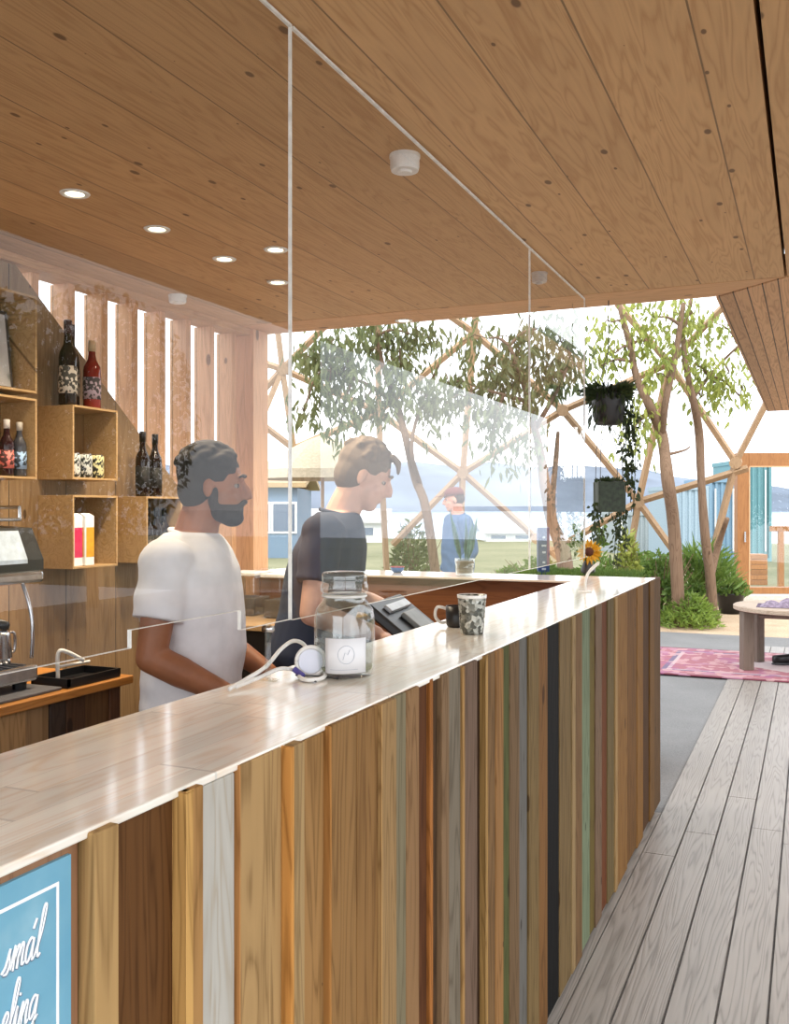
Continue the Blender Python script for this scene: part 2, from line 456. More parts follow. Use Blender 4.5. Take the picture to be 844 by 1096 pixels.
b = MB(); b.box(-1.40, -.992, 1.7, 4.528, .88, .91); loc_part(b, 'inner_shelf', M['inner'], bar)
b = MB(); b.box(-1.38, -.992, 1.7, 4.528, .0, .879); loc_part(b, 'inner_cupboard', M['inner'], bar)
# planks (pixel column of the left edge, colour, protrusion from x=-.72 face); narrow pale strips paint in the lit near edges of wider planks
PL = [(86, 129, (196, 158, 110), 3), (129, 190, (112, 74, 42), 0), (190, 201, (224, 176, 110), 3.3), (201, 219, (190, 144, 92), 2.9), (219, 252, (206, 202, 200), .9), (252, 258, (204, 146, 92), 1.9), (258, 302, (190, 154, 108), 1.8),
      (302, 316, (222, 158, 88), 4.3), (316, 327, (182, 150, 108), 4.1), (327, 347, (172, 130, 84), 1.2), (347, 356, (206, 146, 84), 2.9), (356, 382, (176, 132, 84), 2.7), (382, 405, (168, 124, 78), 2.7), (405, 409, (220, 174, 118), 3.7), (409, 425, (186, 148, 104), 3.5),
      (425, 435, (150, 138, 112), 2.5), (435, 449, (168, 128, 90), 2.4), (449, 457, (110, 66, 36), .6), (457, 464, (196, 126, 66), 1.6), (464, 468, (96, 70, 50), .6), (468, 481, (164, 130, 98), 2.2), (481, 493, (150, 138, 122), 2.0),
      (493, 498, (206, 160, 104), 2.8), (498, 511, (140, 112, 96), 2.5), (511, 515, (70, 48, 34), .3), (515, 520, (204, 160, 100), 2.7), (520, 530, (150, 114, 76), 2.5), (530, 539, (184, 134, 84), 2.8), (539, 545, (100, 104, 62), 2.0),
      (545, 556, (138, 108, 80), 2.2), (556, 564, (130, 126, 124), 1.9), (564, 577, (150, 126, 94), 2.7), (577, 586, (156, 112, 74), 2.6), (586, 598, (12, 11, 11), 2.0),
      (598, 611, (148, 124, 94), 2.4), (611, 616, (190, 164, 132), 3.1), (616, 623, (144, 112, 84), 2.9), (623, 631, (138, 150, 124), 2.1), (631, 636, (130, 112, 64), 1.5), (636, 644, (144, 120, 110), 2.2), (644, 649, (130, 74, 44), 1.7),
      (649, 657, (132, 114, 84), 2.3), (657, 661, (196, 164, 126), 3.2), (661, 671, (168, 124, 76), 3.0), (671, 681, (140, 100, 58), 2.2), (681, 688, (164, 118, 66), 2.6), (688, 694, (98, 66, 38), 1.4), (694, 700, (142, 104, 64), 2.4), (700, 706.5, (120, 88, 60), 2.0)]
wm = {}
xp = -.7145
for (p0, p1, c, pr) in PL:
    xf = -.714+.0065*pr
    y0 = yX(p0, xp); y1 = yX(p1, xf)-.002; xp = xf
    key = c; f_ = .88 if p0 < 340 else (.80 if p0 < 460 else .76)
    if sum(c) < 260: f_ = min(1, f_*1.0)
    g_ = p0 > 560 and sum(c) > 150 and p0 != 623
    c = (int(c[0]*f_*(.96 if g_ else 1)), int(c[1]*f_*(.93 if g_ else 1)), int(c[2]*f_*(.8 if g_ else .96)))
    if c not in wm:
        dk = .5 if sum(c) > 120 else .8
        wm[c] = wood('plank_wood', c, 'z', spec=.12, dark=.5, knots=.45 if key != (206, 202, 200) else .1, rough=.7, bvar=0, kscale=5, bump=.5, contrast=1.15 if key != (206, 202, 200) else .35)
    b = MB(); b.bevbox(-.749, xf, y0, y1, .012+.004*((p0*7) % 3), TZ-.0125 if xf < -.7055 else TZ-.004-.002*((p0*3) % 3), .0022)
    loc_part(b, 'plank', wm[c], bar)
# planks left of the frame, behind and beyond the poster
b = MB(); b.bevbox(-.749, -.7145, -.6, yX(86, -.7145)-.003, .01, TZ-.0125, .002); loc_part(b, 'backing_board', wood('poster_board', (160, 116, 82), 'z', dark=.6, knots=.2), bar)
# ================================================================ POSTER on the counter front
M['poster'] = None
t = NT('poster_blue'); v = t.coords((1, 1, 1)); n = t.noise(v, 9, 4)
t.bsdf(t.ramp(n, [(.35, lin((100, 160, 188))), (.6, lin((114, 170, 194))), (.75, lin((138, 184, 202)))]), .45); M['poster'] = t.mat
M['ink'] = plain('white_ink', (246, 248, 250), .6, var=.01)
M['inkshadow'] = plain('slate_ink', (110, 128, 150), .6, var=.01)
po = thing('poster', 'light blue poster with white border and script lettering on the counter front', 'poster', (-.7145, .55, 1.0))
XP = -.7095
PY1 = yX(76, XP); b = MB(); b.box(-.7144, XP, .25, PY1, .55, 1.139); loc_part(b, 'sheet', M['poster'], po)
BY = yX(62.5, XP)
b = MB(); x0, x1 = XP+.0002, XP+.0009
b.box(x0, x1, BY-.0035, BY, .60, 1.117); b.box(x0, x1, .2835, BY-.0035, 1.1135, 1.117); b.box(x0, x1, .28, .2835, .60, 1.117); b.box(x0, x1, .2835, BY-.0035, .60, .6035)
loc_part(b, 'border', M['ink'], po)
# script letters as pen strokes: unit = x-height, italic slant
GL = {
 's': ([[(0, .1), (.25, .35), (.42, 1.0), (.40, .75), (.52, .35), (.38, .02), (.12, .05)]], .62),
 'm': ([[(0, .1), (.12, .8), (.2, 1.0), (.2, .5), (.2, 0)], [(.2, .4), (.36, .9), (.5, .95), (.5, .5), (.5, 0)], [(.5, .4), (.66, .9), (.8, .95), (.8, .4), (.86, .05), (1.0, .15)]], 1.05),
 'a': ([[(.5, .85), (.3, 1.0), (.06, .7), (.05, .2), (.22, 0), (.42, .3), (.52, .95)], [(.52, .95), (.5, .3), (.58, .02), (.72, .15)], [(.36, 1.35), (.52, 1.75)]], .75),
 'l': ([[(0, .15), (.3, 1.0), (.42, 2.0), (.30, 2.2), (.2, 1.8), (.16, .5), (.24, .02), (.42, .12)]], .42),
 'e': ([[(0, .15), (.3, .5), (.42, .8), (.3, 1.0), (.12, .75), (.1, .25), (.25, 0), (.5, .2)]], .5),
 'i': ([[(.0, .15), (.14, 1.0), (.12, .3), (.2, .02), (.36, .15)], [(.2, 1.4), (.22, 1.5)]], .38),
 'n': ([[(0, .1), (.12, .85), (.2, 1.0), (.2, .5), (.2, 0)], [(.2, .4), (.36, .9), (.52, .95), (.52, .4), (.58, .02), (.72, .15)]], .75),
 'g': ([[(.5, .85), (.3, 1.0), (.06, .7), (.05, .25), (.22, .05), (.42, .35), (.52, .95)], [(.52, .95), (.5, 0), (.42, -.8), (.22, -1.0), (.1, -.75), (.35, -.3), (.7, .1)]], .7),
}
def script(word, yend, z0, xh, wd, mat, dx, name):
    b = MB(); tot = sum(GL[c][1] for c in word); y = yend-tot*wd
    for c in word:
        for st in GL[c][0]:
            pts = [(XP+.0012+dx, y+(p[0]+.28*p[1])*wd, z0+p[1]*xh) for p in st]
            b.tube(cat_rom(pts, 5), .0013+.0003*(dx < 0), 6)
        y += GL[c][1]*wd
    return loc_part(b, name, mat, po)
for w, ye, z0 in (('smal', yX(41, XP), 1.053), ('eling', yX(38, XP), .994)):
    script(w, ye, z0, .022, .0175, M['ink'], 0, 'lettering')
    script(w, ye+.0012, z0-.0015, .022, .0175, M['inkshadow'], -.0008, 'lettering_shadow')

# ================================================================ ACRYLIC SCREEN over the counter
XS = -.968
def screen(y0, y1, bottom, label, strips):
    # bottom: list of (y,z) from y0 to y1
    o = thing('acrylic_screen', label, 'screen', (XS, (y0+y1)/2, CZ-.012), 0, 'hanging acrylic screens')
    b = MB(); b.prism([(y0, CZ-.012)]+bottom+[(y1, CZ-.012)], 'x', XS-.003, XS+.003); loc_part(b, 'sheet', M['glass'], o)
    b = MB(); b.box(XS-.0035, XS+.0035, y0, y1, CZ-.0119, CZ-.006); loc_part(b, 'top_rail', M['edge'], o)
    e = MB()
    for i in range(len(bottom)-1):
        (ya, za), (yb, zb) = bottom[i], bottom[i+1]
        if abs(yb-ya) > .05: e.box(XS-.0032, XS+.0032, ya, yb, za-.0007, za-.0001)
        else: e.box(XS-.0032, XS+.0032, ya-.001, ya+.001, min(za, zb), max(za, zb))
    if e.v: loc_part(e, 'bottom_edge', M['edge'], o)
    for ys, zb, wv in strips:
        s = MB(); s.box(XS-.0034, XS+.0034, ys-wv, ys+wv, zb, CZ-.012); loc_part(s, 'upright_edge', M['edge'], o)
    return o
Y1, Y2 = yX(312.5, XS), yX(567, XS)
screen(.2, Y1-.006, [(.2, 1.285), (1.19, 1.285), (1.191, 1.313), (1.5, 1.313), (1.501, 1.277), (Y1-.006, 1.277)], 'clear acrylic screen with a stepped lower edge, nearest of the hanging row above the counter', [(Y1-.0085, 1.277, .0018)])
screen(Y1, Y2-.006, [(Y1, 1.275), (Y2-.006, 1.275)], 'clear acrylic screen hanging behind the glass jar and the dark tumbler, middle of its row', [(Y2-.0085, 1.275, .0018)])
screen(Y2, 4.43, [(Y2, 1.275), (4.43, 1.275)], 'clear acrylic screen hanging at the far end of the counter, furthest of its row', [(4.428, 1.275, .002)])
# ================================================================ CEILING FITTINGS
def down(px, py, label):
    p = atZ(px, py, CZ)
    o = thing('recessed_spotlight', label, 'ceiling light', (p.x, p.y, CZ), 0, 'recessed spotlights')
    b = MB(); b.lathe([(.030, -.0005), (.030, -.004), (.044, -.004), (.047, -.0005)], 24); b.build('trim_ring', M['edge'], o, smooth=True)
    b = MB(); b.lathe([(.0295, -.0006), (.02, -.0022), (0, -.0026)], 24); b.build('lamp', M['lampglow'], o)
    L = bpy.data.lights.new('spot', 'SPOT'); L.energy = 36; L.color = (1, .84, .62); L.spot_size = 2.2; L.spot_blend = .8; L.shadow_soft_size = .03
    l = bpy.data.objects.new('lamp_beam', L); COL.objects.link(l); l.location = (0, 0, -.02); l.parent = o
    return o
down(80, 207, 'glowing recessed spotlight nearest the left edge of the plank ceiling')
down(168, 245, 'glowing recessed spotlight second from the left in the plank ceiling')
down(240, 277, 'glowing recessed spotlight third from the left, above the man in white')
down(295, 267, 'glowing recessed spotlight set apart to the right of the main row')
down(297, 302, 'glowing recessed spotlight far along the ceiling near the upright screen edge')
down(432, 343, 'glowing recessed spotlight at the far edge of the ceiling by the beam')
def detector(px, py, label, r, h, mat):
    p = atZ(px, py, CZ)
    o = thing('smoke_detector', label, 'smoke detector', (p.x, p.y, CZ), 0, 'ceiling detectors')
    b = MB(); b.lathe([(r, -.0005), (r, -h*.75), (r*.93, -h)], 28); b.build('housing', mat, o, smooth=False)
    b = MB(); b.lathe([(r*1.06, -.0004), (r*1.06, -h*.2), (r*1.001, -h*.2)], 28); b.build('base', mat, o)
    b = MB(); b.lathe([(r*.5, -h*1.001), (r*.45, -h*1.15), (0, -h*1.16)], 20); b.build('sensor_cap', mat, o)
    return o
detector(433, 166, 'round white smoke detector in the middle of the plank ceiling', .041, .045, M['white'])
detector(577, 292, 'small grey detector on the ceiling near the far upright screen edge', .032, .04, plain('grey_plastic', (190, 188, 186), .5))
detector(190, 316, 'small white detector on the ceiling close to the tall wall windows', .04, .035, M['white'])

# ================================================================ WALL CRATES AND WHAT STANDS IN THEM
XF = -2.67
def crate(y0, y1, z0, z1, label):
    cy = (y0+y1)/2
    o = thing('wall_crate', label, 'shelf crate', (XW, cy, z0), 0, 'open wooden crates on the wall'); th = .009
    D = XF-XW; w = (y1-y0)/2; h = z1-z0
    MB().box(.0005, .008, -w+th, w-th, th, h-th).build('back', M['crate_dark'], o)
    MB().bevbox(.0005, D, -w, -w+th, 0, h, .0015).build('side', M['crate'], o)
    MB().bevbox(.0005, D, w-th, w, 0, h, .0015).build('side', M['crate'], o)
    MB().bevbox(.0005, D, -w+th, w-th, h-th, h, .0015).build('top_board', M['crate'], o)
    MB().bevbox(.0005, D, -w+th, w-th, 0, th, .0015).build('bottom_board', M['crate'], o)
    return o
crate(2.20, 2.752, 1.935, 2.30, 'open wooden crate high on the wall holding a framed print, topmost at the left edge')
crate(2.20, 2.752, 1.612, 1.915, 'open wooden crate with two small labelled bottles, under the crate with the framed print')
crate(2.941, 3.208, 1.618, 1.914, 'open wooden crate holding small dark cans, with three bottles on top')
crate(2.941, 3.208, 1.262, 1.556, 'open wooden crate holding a pink and a yellow carton, under the crate of cans')
crate(3.398, 3.655, 1.262, 1.556, 'open wooden crate behind the man in white, with two dark bottles on top')
def bottle(kind, x, y, z, label, h=.345, r=.036, glassc=(30, 16, 14), labc=(216, 206, 190), cap=(60, 20, 20), group='bottles on the wall crates', low=False):
    o = thing('bottle', label, 'bottle', (x, y, z), 0, group)
    key = 'bottle%s' % (glassc,)
    if key not in M: M[key] = plain('bottle_glass', glassc, .12, var=.05)
    kc = 'cap%s' % (cap,); kl = 'lab%s' % (labc,)
    if kc not in M: M[kc] = plain('foil', cap, .4)
    if kl not in M:
        t = NT('bottle_label'); v = t.coords((1, 1, 1)); n = t.noise(v, 55, 1)
        t.bsdf(t.ramp(n, [(.46, lin(labc)), (.5, lin(tuple(int(q*.35) for q in labc)))]), .7); M[kl] = t.mat
    b = MB(); b.lathe([(r*.9, .0005), (r, .006), (r, h*.56), (r*.92, h*.62), (r*.5, h*.72), (r*.40, h*.8), (r*.40, h*.985), (0, h*.99)], 20); b.build('glass_body', M[key], o, smooth=True)
    b = MB(); b.lathe([(r*1.02, h*.14), (r*1.02, h*.46)], 20); b.build('label_band', M[kl], o, smooth=True)
    b = MB(); b.lathe([(r*.44, h*.84), (r*.46, h*.99), (r*.40, h*1.0), (0, h*1.001)], 16); b.build('cap', M[kc], o, smooth=True)
    return o
bottle(0, -2.735, 2.985, 1.9145, 'tall dark bottle with pale label, leftmost of three on the crate of cans')
bottle(0, -2.79, 3.065, 1.9145, 'slim dark bottle standing between two others on the crate of cans', r=.033, labc=(120, 108, 96))
bottle(0, -2.735, 3.125, 1.9145, 'red bottle with pale cap, rightmost of three on the crate of cans', h=.285, r=.036, glassc=(120, 30, 24), labc=(170, 150, 160), cap=(200, 170, 130))
bottle(0, -2.735, 3.452, 1.5565, 'dark bottle on the crate behind the man in white, nearer of the pair', h=.29, r=.031, labc=(44, 42, 46), cap=(24, 18, 18))
bottle(0, -2.735, 3.54, 1.5565, 'dark bottle on the crate behind the man in white, farther of the pair', h=.285, r=.031, labc=(52, 50, 54), cap=(24, 18, 18))
bottle(0, -2.72, 2.652, 1.6215, 'small dark bottle with red and white label at the left edge of the wall', h=.21, r=.026, glassc=(40, 14, 18), labc=(220, 120, 110), cap=(210, 200, 190))
bottle(0, -2.72, 2.714, 1.6215, 'small bottle with blue and white label in the crate under the framed print', h=.205, r=.026, glassc=(60, 60, 66), labc=(150, 180, 214), cap=(190, 180, 166))
# dark bottles inside the crate behind the man in white
for i, y in enumerate((3.435, 3.50, 3.565, 3.62)):
    bottle(0, -2.745, y, 1.2715, 'dark bottle inside the wooden crate behind the man in white', h=.235, r=.028, glassc=(34, 22, 20), labc=(96, 84, 76), cap=(30, 22, 20), group='dark bottles inside the crate behind the man')
# cans in the crate
def can(y, label, lab):
    o = thing('drink_can', label, 'can', (-2.725, y, 1.6275), 0, 'cans in the wall crate')
    k = 'can%s' % (lab,)
    if k not in M:
        t = NT('can_print'); v = t.coords((1, 1, .6)); n = t.noise(v, 90, 1)
        t.bsdf(t.ramp(n, [(.47, lin(lab)), (.52, lin((30, 32, 30)))]), .35); M[k] = t.mat
    b = MB(); b.lathe([(.027, .0005), (.031, .006), (.031, .088), (.027, .096)], 20); b.build('body', M[k], o, smooth=True)
    b = MB(); b.lathe([(.027, .0962), (.0265, .099), (.024, .097), (0, .097)], 20); b.build('lid', M['steel'], o)
    return o
can(3.0, 'dark can with white pattern, leftmost in the wall crate', (206, 206, 200))
can(3.07, 'dark can with grey white pattern, middle of three in the wall crate', (190, 192, 186))
can(3.14, 'dark can with yellowish pattern, rightmost in the wall crate', (206, 200, 150))
def carton(y, x, z, label, colr):
    o = thing('drink_carton', label, 'carton', (x, y, z), 0, 'cartons in the wall crate')
    MB().bevbox(-.03, .03, -.026, .026, .0005, .20, .002).build('box', M['paper'], o)
    MB().box(.03, .0306, -.021, .024, .035, .155).build('front_print', plain('print_ink', colr, .5), o)
    MB().box(-.022, .022, -.0266, -.026, .035, .155).build('side_print', plain('print_ink', colr, .5), o)
    b = MB(); b.prism([(-.03, .2), (.03, .2), (.004, .212), (-.004, .212)], 'y', -.0255, .0255); b.build('gable_top', M['paper'], o)
    return o
carton(2.985, -2.712, 1.2715, 'tall white carton with pink panel in the lower wall crate', (206, 30, 84))
carton(3.052, -2.712, 1.2715, 'tall white carton with yellow panel in the lower wall crate', (222, 160, 30))
# framed print in the top crate
o = thing('framed_print', 'pale framed print leaning inside the top left wall crate', 'picture', (-2.765, 2.605, 1.9445))
R = Matrix.Rotation(-.12, 4, 'Y')
MB().bevbox(-.008, .008, -.17, .12, .001, .305, .002, R).build('frame', plain('print_frame', (70, 64, 60), .5), o)
t = NT('print_image'); v = t.coords((1, 1, 1)); n = t.noise(v, 7, 2)
t.bsdf(t.ramp(n, [(.4, lin((206, 204, 202))), (.62, lin((180, 180, 178))), (.7, lin((112, 120, 112)))]), .6)
MB().box(.008, .009, -.155, .105, .015, .29, R).build('image', t.mat, o)

# ================================================================ BACK COUNTER AND MACHINE
bc = thing('back_counter', 'low back counter with orange wood worktop and dark plank front by the wall', 'counter', (-2.5, 1.6, 0))
b = MB(); b.bevbox(-2.845, -2.17, .3, 2.69, .892, .92, .003); loc_part(b, 'worktop', M['worktop'], bc)
b = MB(); b.box(-2.845, -2.215, .32, 2.66, 0, .8915); loc_part(b, 'carcass', wood('carcass_wood', (84, 58, 40), 'z', dark=.5), bc)
yy = .32; random.seed(5); cols = [(96, 66, 44), (176, 140, 98), (84, 56, 40), (120, 86, 52), (70, 54, 44), (186, 146, 98), (104, 66, 40)]
pw = [.1, .07, .09, .12, .06, .085, .11]; i = 0
pm = [wood('back_plank', c, 'z', dark=.5, knots=.2) for c in cols]
while yy < 2.62:
    w = min(pw[i % 7], 2.66-yy); b = MB(); b.bevbox(-2.214, -2.2-.006*(i % 3 == 0), yy, yy+w-.003, .01, .891, .002); loc_part(b, 'plank', pm[(i*3+1) % 7], bc); yy += w; i += 1
# espresso machine
em = thing('espresso_machine', 'chrome and black espresso machine on the back counter at the left edge', 'coffee machine', (-2.5, 1.975, .9205))
MB().bevbox(-.30, .30, -.42, .40, .0, .010, .003).build('rubber_mat', plain('mat_grey', (84, 84, 88), .6), em)
b = MB(); b.bevbox(-.22, .24, -.36, .36, .035, .085, .008); b.build('drip_tray', M['steel'], em)
g = MB()
for k in range(22): g.box(.0, .225, -.34+.031*k, -.328+.031*k, .086, .089)
g.build('drip_grille', M['dark'], em)
b = MB()
for sx in (-.2, .2):
    for sy in (-.32, .32): b.lathe([(.022, .010), (.022, .03), (.028, .0345)], 14, (sx, sy, 0))
b.build('feet', M['black'], em)
b = MB(); b.bevbox(-.24, -.02, -.36, .36, .0855, .33, .01); b.build('back_body', M['steel'], em)
b = MB(); b.prism([(-.24, .331), (.0, .331), (.0, .386), (.25, .386), (.25, .42), (.2, .52), (-.24, .54)], 'y', -.375, .372); b.build('head_body', M['black'], em)
b = MB(); b.bevbox(.12, .262, -.36, .365, .346, .3855, .012); b.build('chrome_bumper', M['steel'], em)
b = MB(); b.prism([(.2545, .41), (.254, .423), (.215, .512), (.212, .51)], 'y', -.33, .30); b.build('display_panel', plain('panel_pale', (206, 220, 232), .25), em)
b = MB(); b.bevbox(-.23, .17, -.36, .36, .541, .552, .003)
for yy in (-.36, .36): b.tube([(-.22, yy, .55), (-.22, yy, .585), (.16, yy, .585), (.16, yy, .55)], .006, 8)
b.build('cup_rail', M['steel'], em)
for gy in (-.2, .14):
    gh = MB(); gh.lathe([(.045, .385), (.045, .285), (.038, .262), (.03, .255)], 18, (.12, gy, 0)); gp = gh.build('group_head', M['steel'], em, smooth=True)
    ph = MB(); ph.tube([(.15, gy, .262), (.27, gy, .245), (.33, gy, .235)], [.010, .016, .014], 10); ph.build('portafilter_handle', M['black'], gp, smooth=True)
for sy in (-.335, .325):
    w = MB(); w.tube(cat_rom([(.2, sy, .36), (.235, sy, .28), (.25, sy, .2), (.245, sy, .11)]), .006, 8); w.build('steam_wand', M['steel'], em, smooth=True)
for kz, ky in ((.425, .373), (.39, .373)):
    w = MB(); w.tube([(.13, ky-.003, kz), (.13, ky+.028, kz)], [.02, .016], 14); w.build('steam_knob', M['dark'], em, smooth=True)
# cups on top of the machine
cupm = plain('porcelain', (236, 234, 230), .25, var=.02)
def cup(x, y, z, label):
    o = thing('coffee_cup', label, 'cup', (x, y, z), 0, 'white cups stacked on the espresso machine')
    b = MB(); b.lathe([(.020, .0005), (.034, .02), (.040, .055), (.037, .055), (.03, .02), (0, .008)], 20); b.build('bowl', cupm, o, smooth=True)
    b = MB(); b.tube(cat_rom([(.036, 0, .045), (.058, 0, .042), (.055, 0, .02), (.033, 0, .018)]), .004, 8); b.build('handle', cupm, o, smooth=True)
cup(-2.58, 2.25, 1.473, 'white cup upright on top of the espresso machine at the left edge')
# metal milk jug under the group
o = thing('milk_jug', 'squat steel jug standing on the espresso machine drip tray', 'jug', (-2.375, 2.262, 1.0105))
b = MB(); b.lathe([(.052, .0005), (.056, .02), (.05, .09), (.048, .10), (.045, .10), (.047, .09), (.05, .02), (0, .008)], 24); b.build('body', M['steel'], o, smooth=True)
b = MB(); b.tube(cat_rom([(0, .05, .09), (0, .085, .085), (0, .085, .03), (0, .054, .025)]), .005, 8); b.build('handle', M['steel'], o, smooth=True)
# small black tray with white tap piece at the end of the back counter
o = thing('rinse_tray', 'small black tray with a white spout at the end of the orange worktop', 'tray', (-2.29, 2.515, .9205))
b = MB(); b.bevbox(-.06, .1, -.12, .13, 0, .006, .002)
for q in ((-.06, -.052, -.12, .13), (.092, .1, -.12, .13), (-.06, .1, -.12, -.112), (-.06, .1, .122, .13)): b.box(*q, .005, .03)
b.build('tray', M['black'], o)
b = MB(); b.tube(cat_rom([(-.03, -.03, .006), (-.03, -.03, .09), (-.02, -.01, .1), (0, .06, .06)]), .007, 10); b.tube([(-.03, -.03, .05), (-.01, .1, .05)], .005, 8); b.build('spout', M['white'], o, smooth=True)

# corner cabinet with container
cb = thing('corner_cabinet', 'low cabinet with tan top and dark open shelves under the corner post', 'cabinet', (-2.45, 4.1, 0))
b = MB(); b.bevbox(-2.8, -2.05, 3.75, 4.465, .94, .965, .003); loc_part(b, 'top', M['crate'], cb)
b = MB(); b.box(-2.8, -2.775, 3.76, 4.46, 0, .9395); b.box(-2.775, -2.06, 4.44, 4.46, 0, .9395); b.box(-2.775, -2.06, 3.76, 3.78, 0, .9395); loc_part(b, 'carcass', M['black'], cb)
for z in (.08, .42, .72):
    b = MB(); b.box(-2.774, -2.06, 3.781, 4.439, z, z+.02); loc_part(b, 'shelf', M['dark'], cb)
def box_container(x, y, z, w, h, label):
    o = thing('clear_container', label, 'container', (x, y, z), 0, 'clear containers on the corner cabinet')
    b = MB(); b.bevbox(-w, w, -w, w, .0005, h, .008); b.build('tub', M['jargl'], o)
    b = MB(); b.bevbox(-w*1.05, w*1.05, -w*1.05, w*1.05, h+.0005, h+.018, .004); b.build('lid', M['edge'], o)
    b = MB(); b.bevbox(-w*.9, w*.9, -w*.9, w*.9, .004, h*.45, .006); b.build('contents', plain('grounds', (92, 80, 70), .9), o)
box_container(-2.38, 4.1, .9655, .085, .2, 'clear lidded container on the corner cabinet, nearer the counter')
box_container(-2.62, 4.15, .9655, .085, .2, 'clear lidded container on the corner cabinet, close to the corner post')

# ================================================================ ON THE BAR COUNTER
# big lidded jar
J = Vector((-.877, 1.752, TZ+.0005))
o = thing('glass_jar', 'large lidded glass jar with a white label standing on the counter', 'jar', J)
o.rotation_euler.z = math.radians(-30)
def sqring(r, z, e=.6, n=32):
    out = []
    for k in range(n):
        a = 2*PI*k/n+PI/4; c, s_ = math.cos(a), math.sin(a)
        out.append(Vector((math.copysign(abs(c)**e, c)*r, math.copysign(abs(s_)**e, s_)*r, z)))
    return out
def sqlathe(b, prof):
    vs = []; fs = []; n = 32
    for r, z, e in prof: vs += sqring(r, z, e, n)
    for i in range(len(prof)-1):
        for k in range(n): fs.append((i*n+k, i*n+(k+1) % n, (i+1)*n+(k+1) % n, (i+1)*n+k))
    fs.append(tuple(range(n))[::-1]); fs.append(tuple(range((len(prof)-1)*n, len(prof)*n))); b.add(vs, fs)
b = MB(); sqlathe(b, [(.052, 0, .75), (.056, .004, .75), (.0575, .02, .75), (.0575, .115, .75), (.055, .135, .8), (.047, .15, 1), (.042, .158, 1), (.044, .166, 1),
                      (.041, .166, 1), (.039, .158, 1), (.044, .148, 1), (.052, .133, .8), (.0545, .115, .75), (.0545, .022, .75), (.05, .009, .75), (.02, .008, 1)])
b.build('jar_body', M['jargl'], o, smooth=True)
b = MB(); b.lathe([(.04, .1665), (.046, .168), (.049, .174), (.049, .182), (.046, .19), (.046, .196), (.047, .205), (.042, .211), (.02, .213), (0, .213)], 32); b.build('lid', M['jargl'], o, smooth=True)
b = MB(); b.lathe([(.0455, .160), (.0475, .163), (.0455, .1655), (.044, .163)], 32); b.build('rim_ring', plain('pale_seal', (226, 226, 222), .4), o, smooth=True)
t = NT('jar_label_paper'); v = t.coords((1, 1, 1))
vv = t.n('ShaderNodeSeparateXYZ'); t.l(v, vv.inputs[0])
t.bsdf(lin((232, 233, 236)), .7)
# label: a curved sheet hugging the jar face that looks to the camera
ja = math.atan2(-J.y, -J.x)-o.rotation_euler.z
b = MB(); vs = []; fs = []; n = 11
for i in range(n):
    a = ja-.72+1.44*i/(n-1)+.06
    for z in (.012, .082):
        c, s_ = math.cos(a-PI/4), math.sin(a-PI/4)
        # radius of the squarish outline along this direction
        e = .75; k = (abs(math.cos(a-0))**(2/e)+abs(math.sin(a-0))**(2/e))**(-e/2)
        vs.append((math.cos(a)*(.0575*k+.0018), math.sin(a)*(.0575*k+.0018), z))
for i in range(n-1): fs.append((2*i, 2*i+2, 2*i+3, 2*i+1))
b.add(vs, fs); lb = b.build('paper_label', t.mat, o, smooth=True)
sd = lb.modifiers.new('thick', 'SOLIDIFY'); sd.thickness = .0008; sd.offset = 1
b = MB()
def onjar(a, z, off=.0032):
    e = .75; k = (abs(math.cos(a))**(2/e)+abs(math.sin(a))**(2/e))**(-e/2)
    return (math.cos(a)*(.0575*k+off), math.sin(a)*(.0575*k+off), z)
ring = [onjar(ja+.06+.26*math.cos(q), .05+.018*math.sin(q)) for q in [2*PI*k/24 for k in range(25)]]
b.tube(ring, .0005, 6); b.tube([onjar(ja-.05, .04), onjar(ja+.02, .055), onjar(ja+.1, .05), onjar(ja+.17, .06)], .0006, 6)
b.tube([onjar(ja-.45+.06*k, .02) for k in range(16)], .0004, 6)
b.build('label_drawing', plain('label_grey_ink', (178, 184, 194), .7), lb)
b = MB(); sqlathe(b, [(.049, .0095, .75), (.053, .016, .75), (.053, .02, .75), (.02, .021, 1)]); b.build('tip_coins', plain('greenish_coins', (150, 152, 110), .45, .3), o)

# cut tumbler
T = atZ(507, 677, TZ); T = Vector((-.848, 2.47, TZ+.0005))
o = thing('tumbler', 'patterned silver and dark tumbler standing on the counter beside the dark mug', 'glass', T)
t = NT('mottled_silver'); v = t.coords((1, 1, 1)); vo = t.n('ShaderNodeTexVoronoi'); t.l(v, vo.inputs['Vector']); vo.inputs['Scale'].default_value = 110
sx = t.n('ShaderNodeSeparateXYZ'); t.l(vo.outputs['Color'], sx.inputs[0])
t.bsdf(t.ramp(sx.outputs[0], [(.25, lin((84, 86, 80))), (.5, lin((128, 130, 122))), (.8, lin((186, 188, 180)))]), .25, .35, bump=vo.outputs['Distance'], bstr=.6)
b = MB(); b.lathe([(.031, 0), (.032, .004), (.039, .098), (.0395, .105), (.0375, .105), (.036, .098), (.029, .01), (0, .009)], 28); b.build('cup', t.mat, o, smooth=True)
b = MB(); b.lathe([(.0402, .098), (.0405, .106), (.0385, .1065), (.0385, .099)], 28); b.build('rim', M['edge'], o, smooth=True)
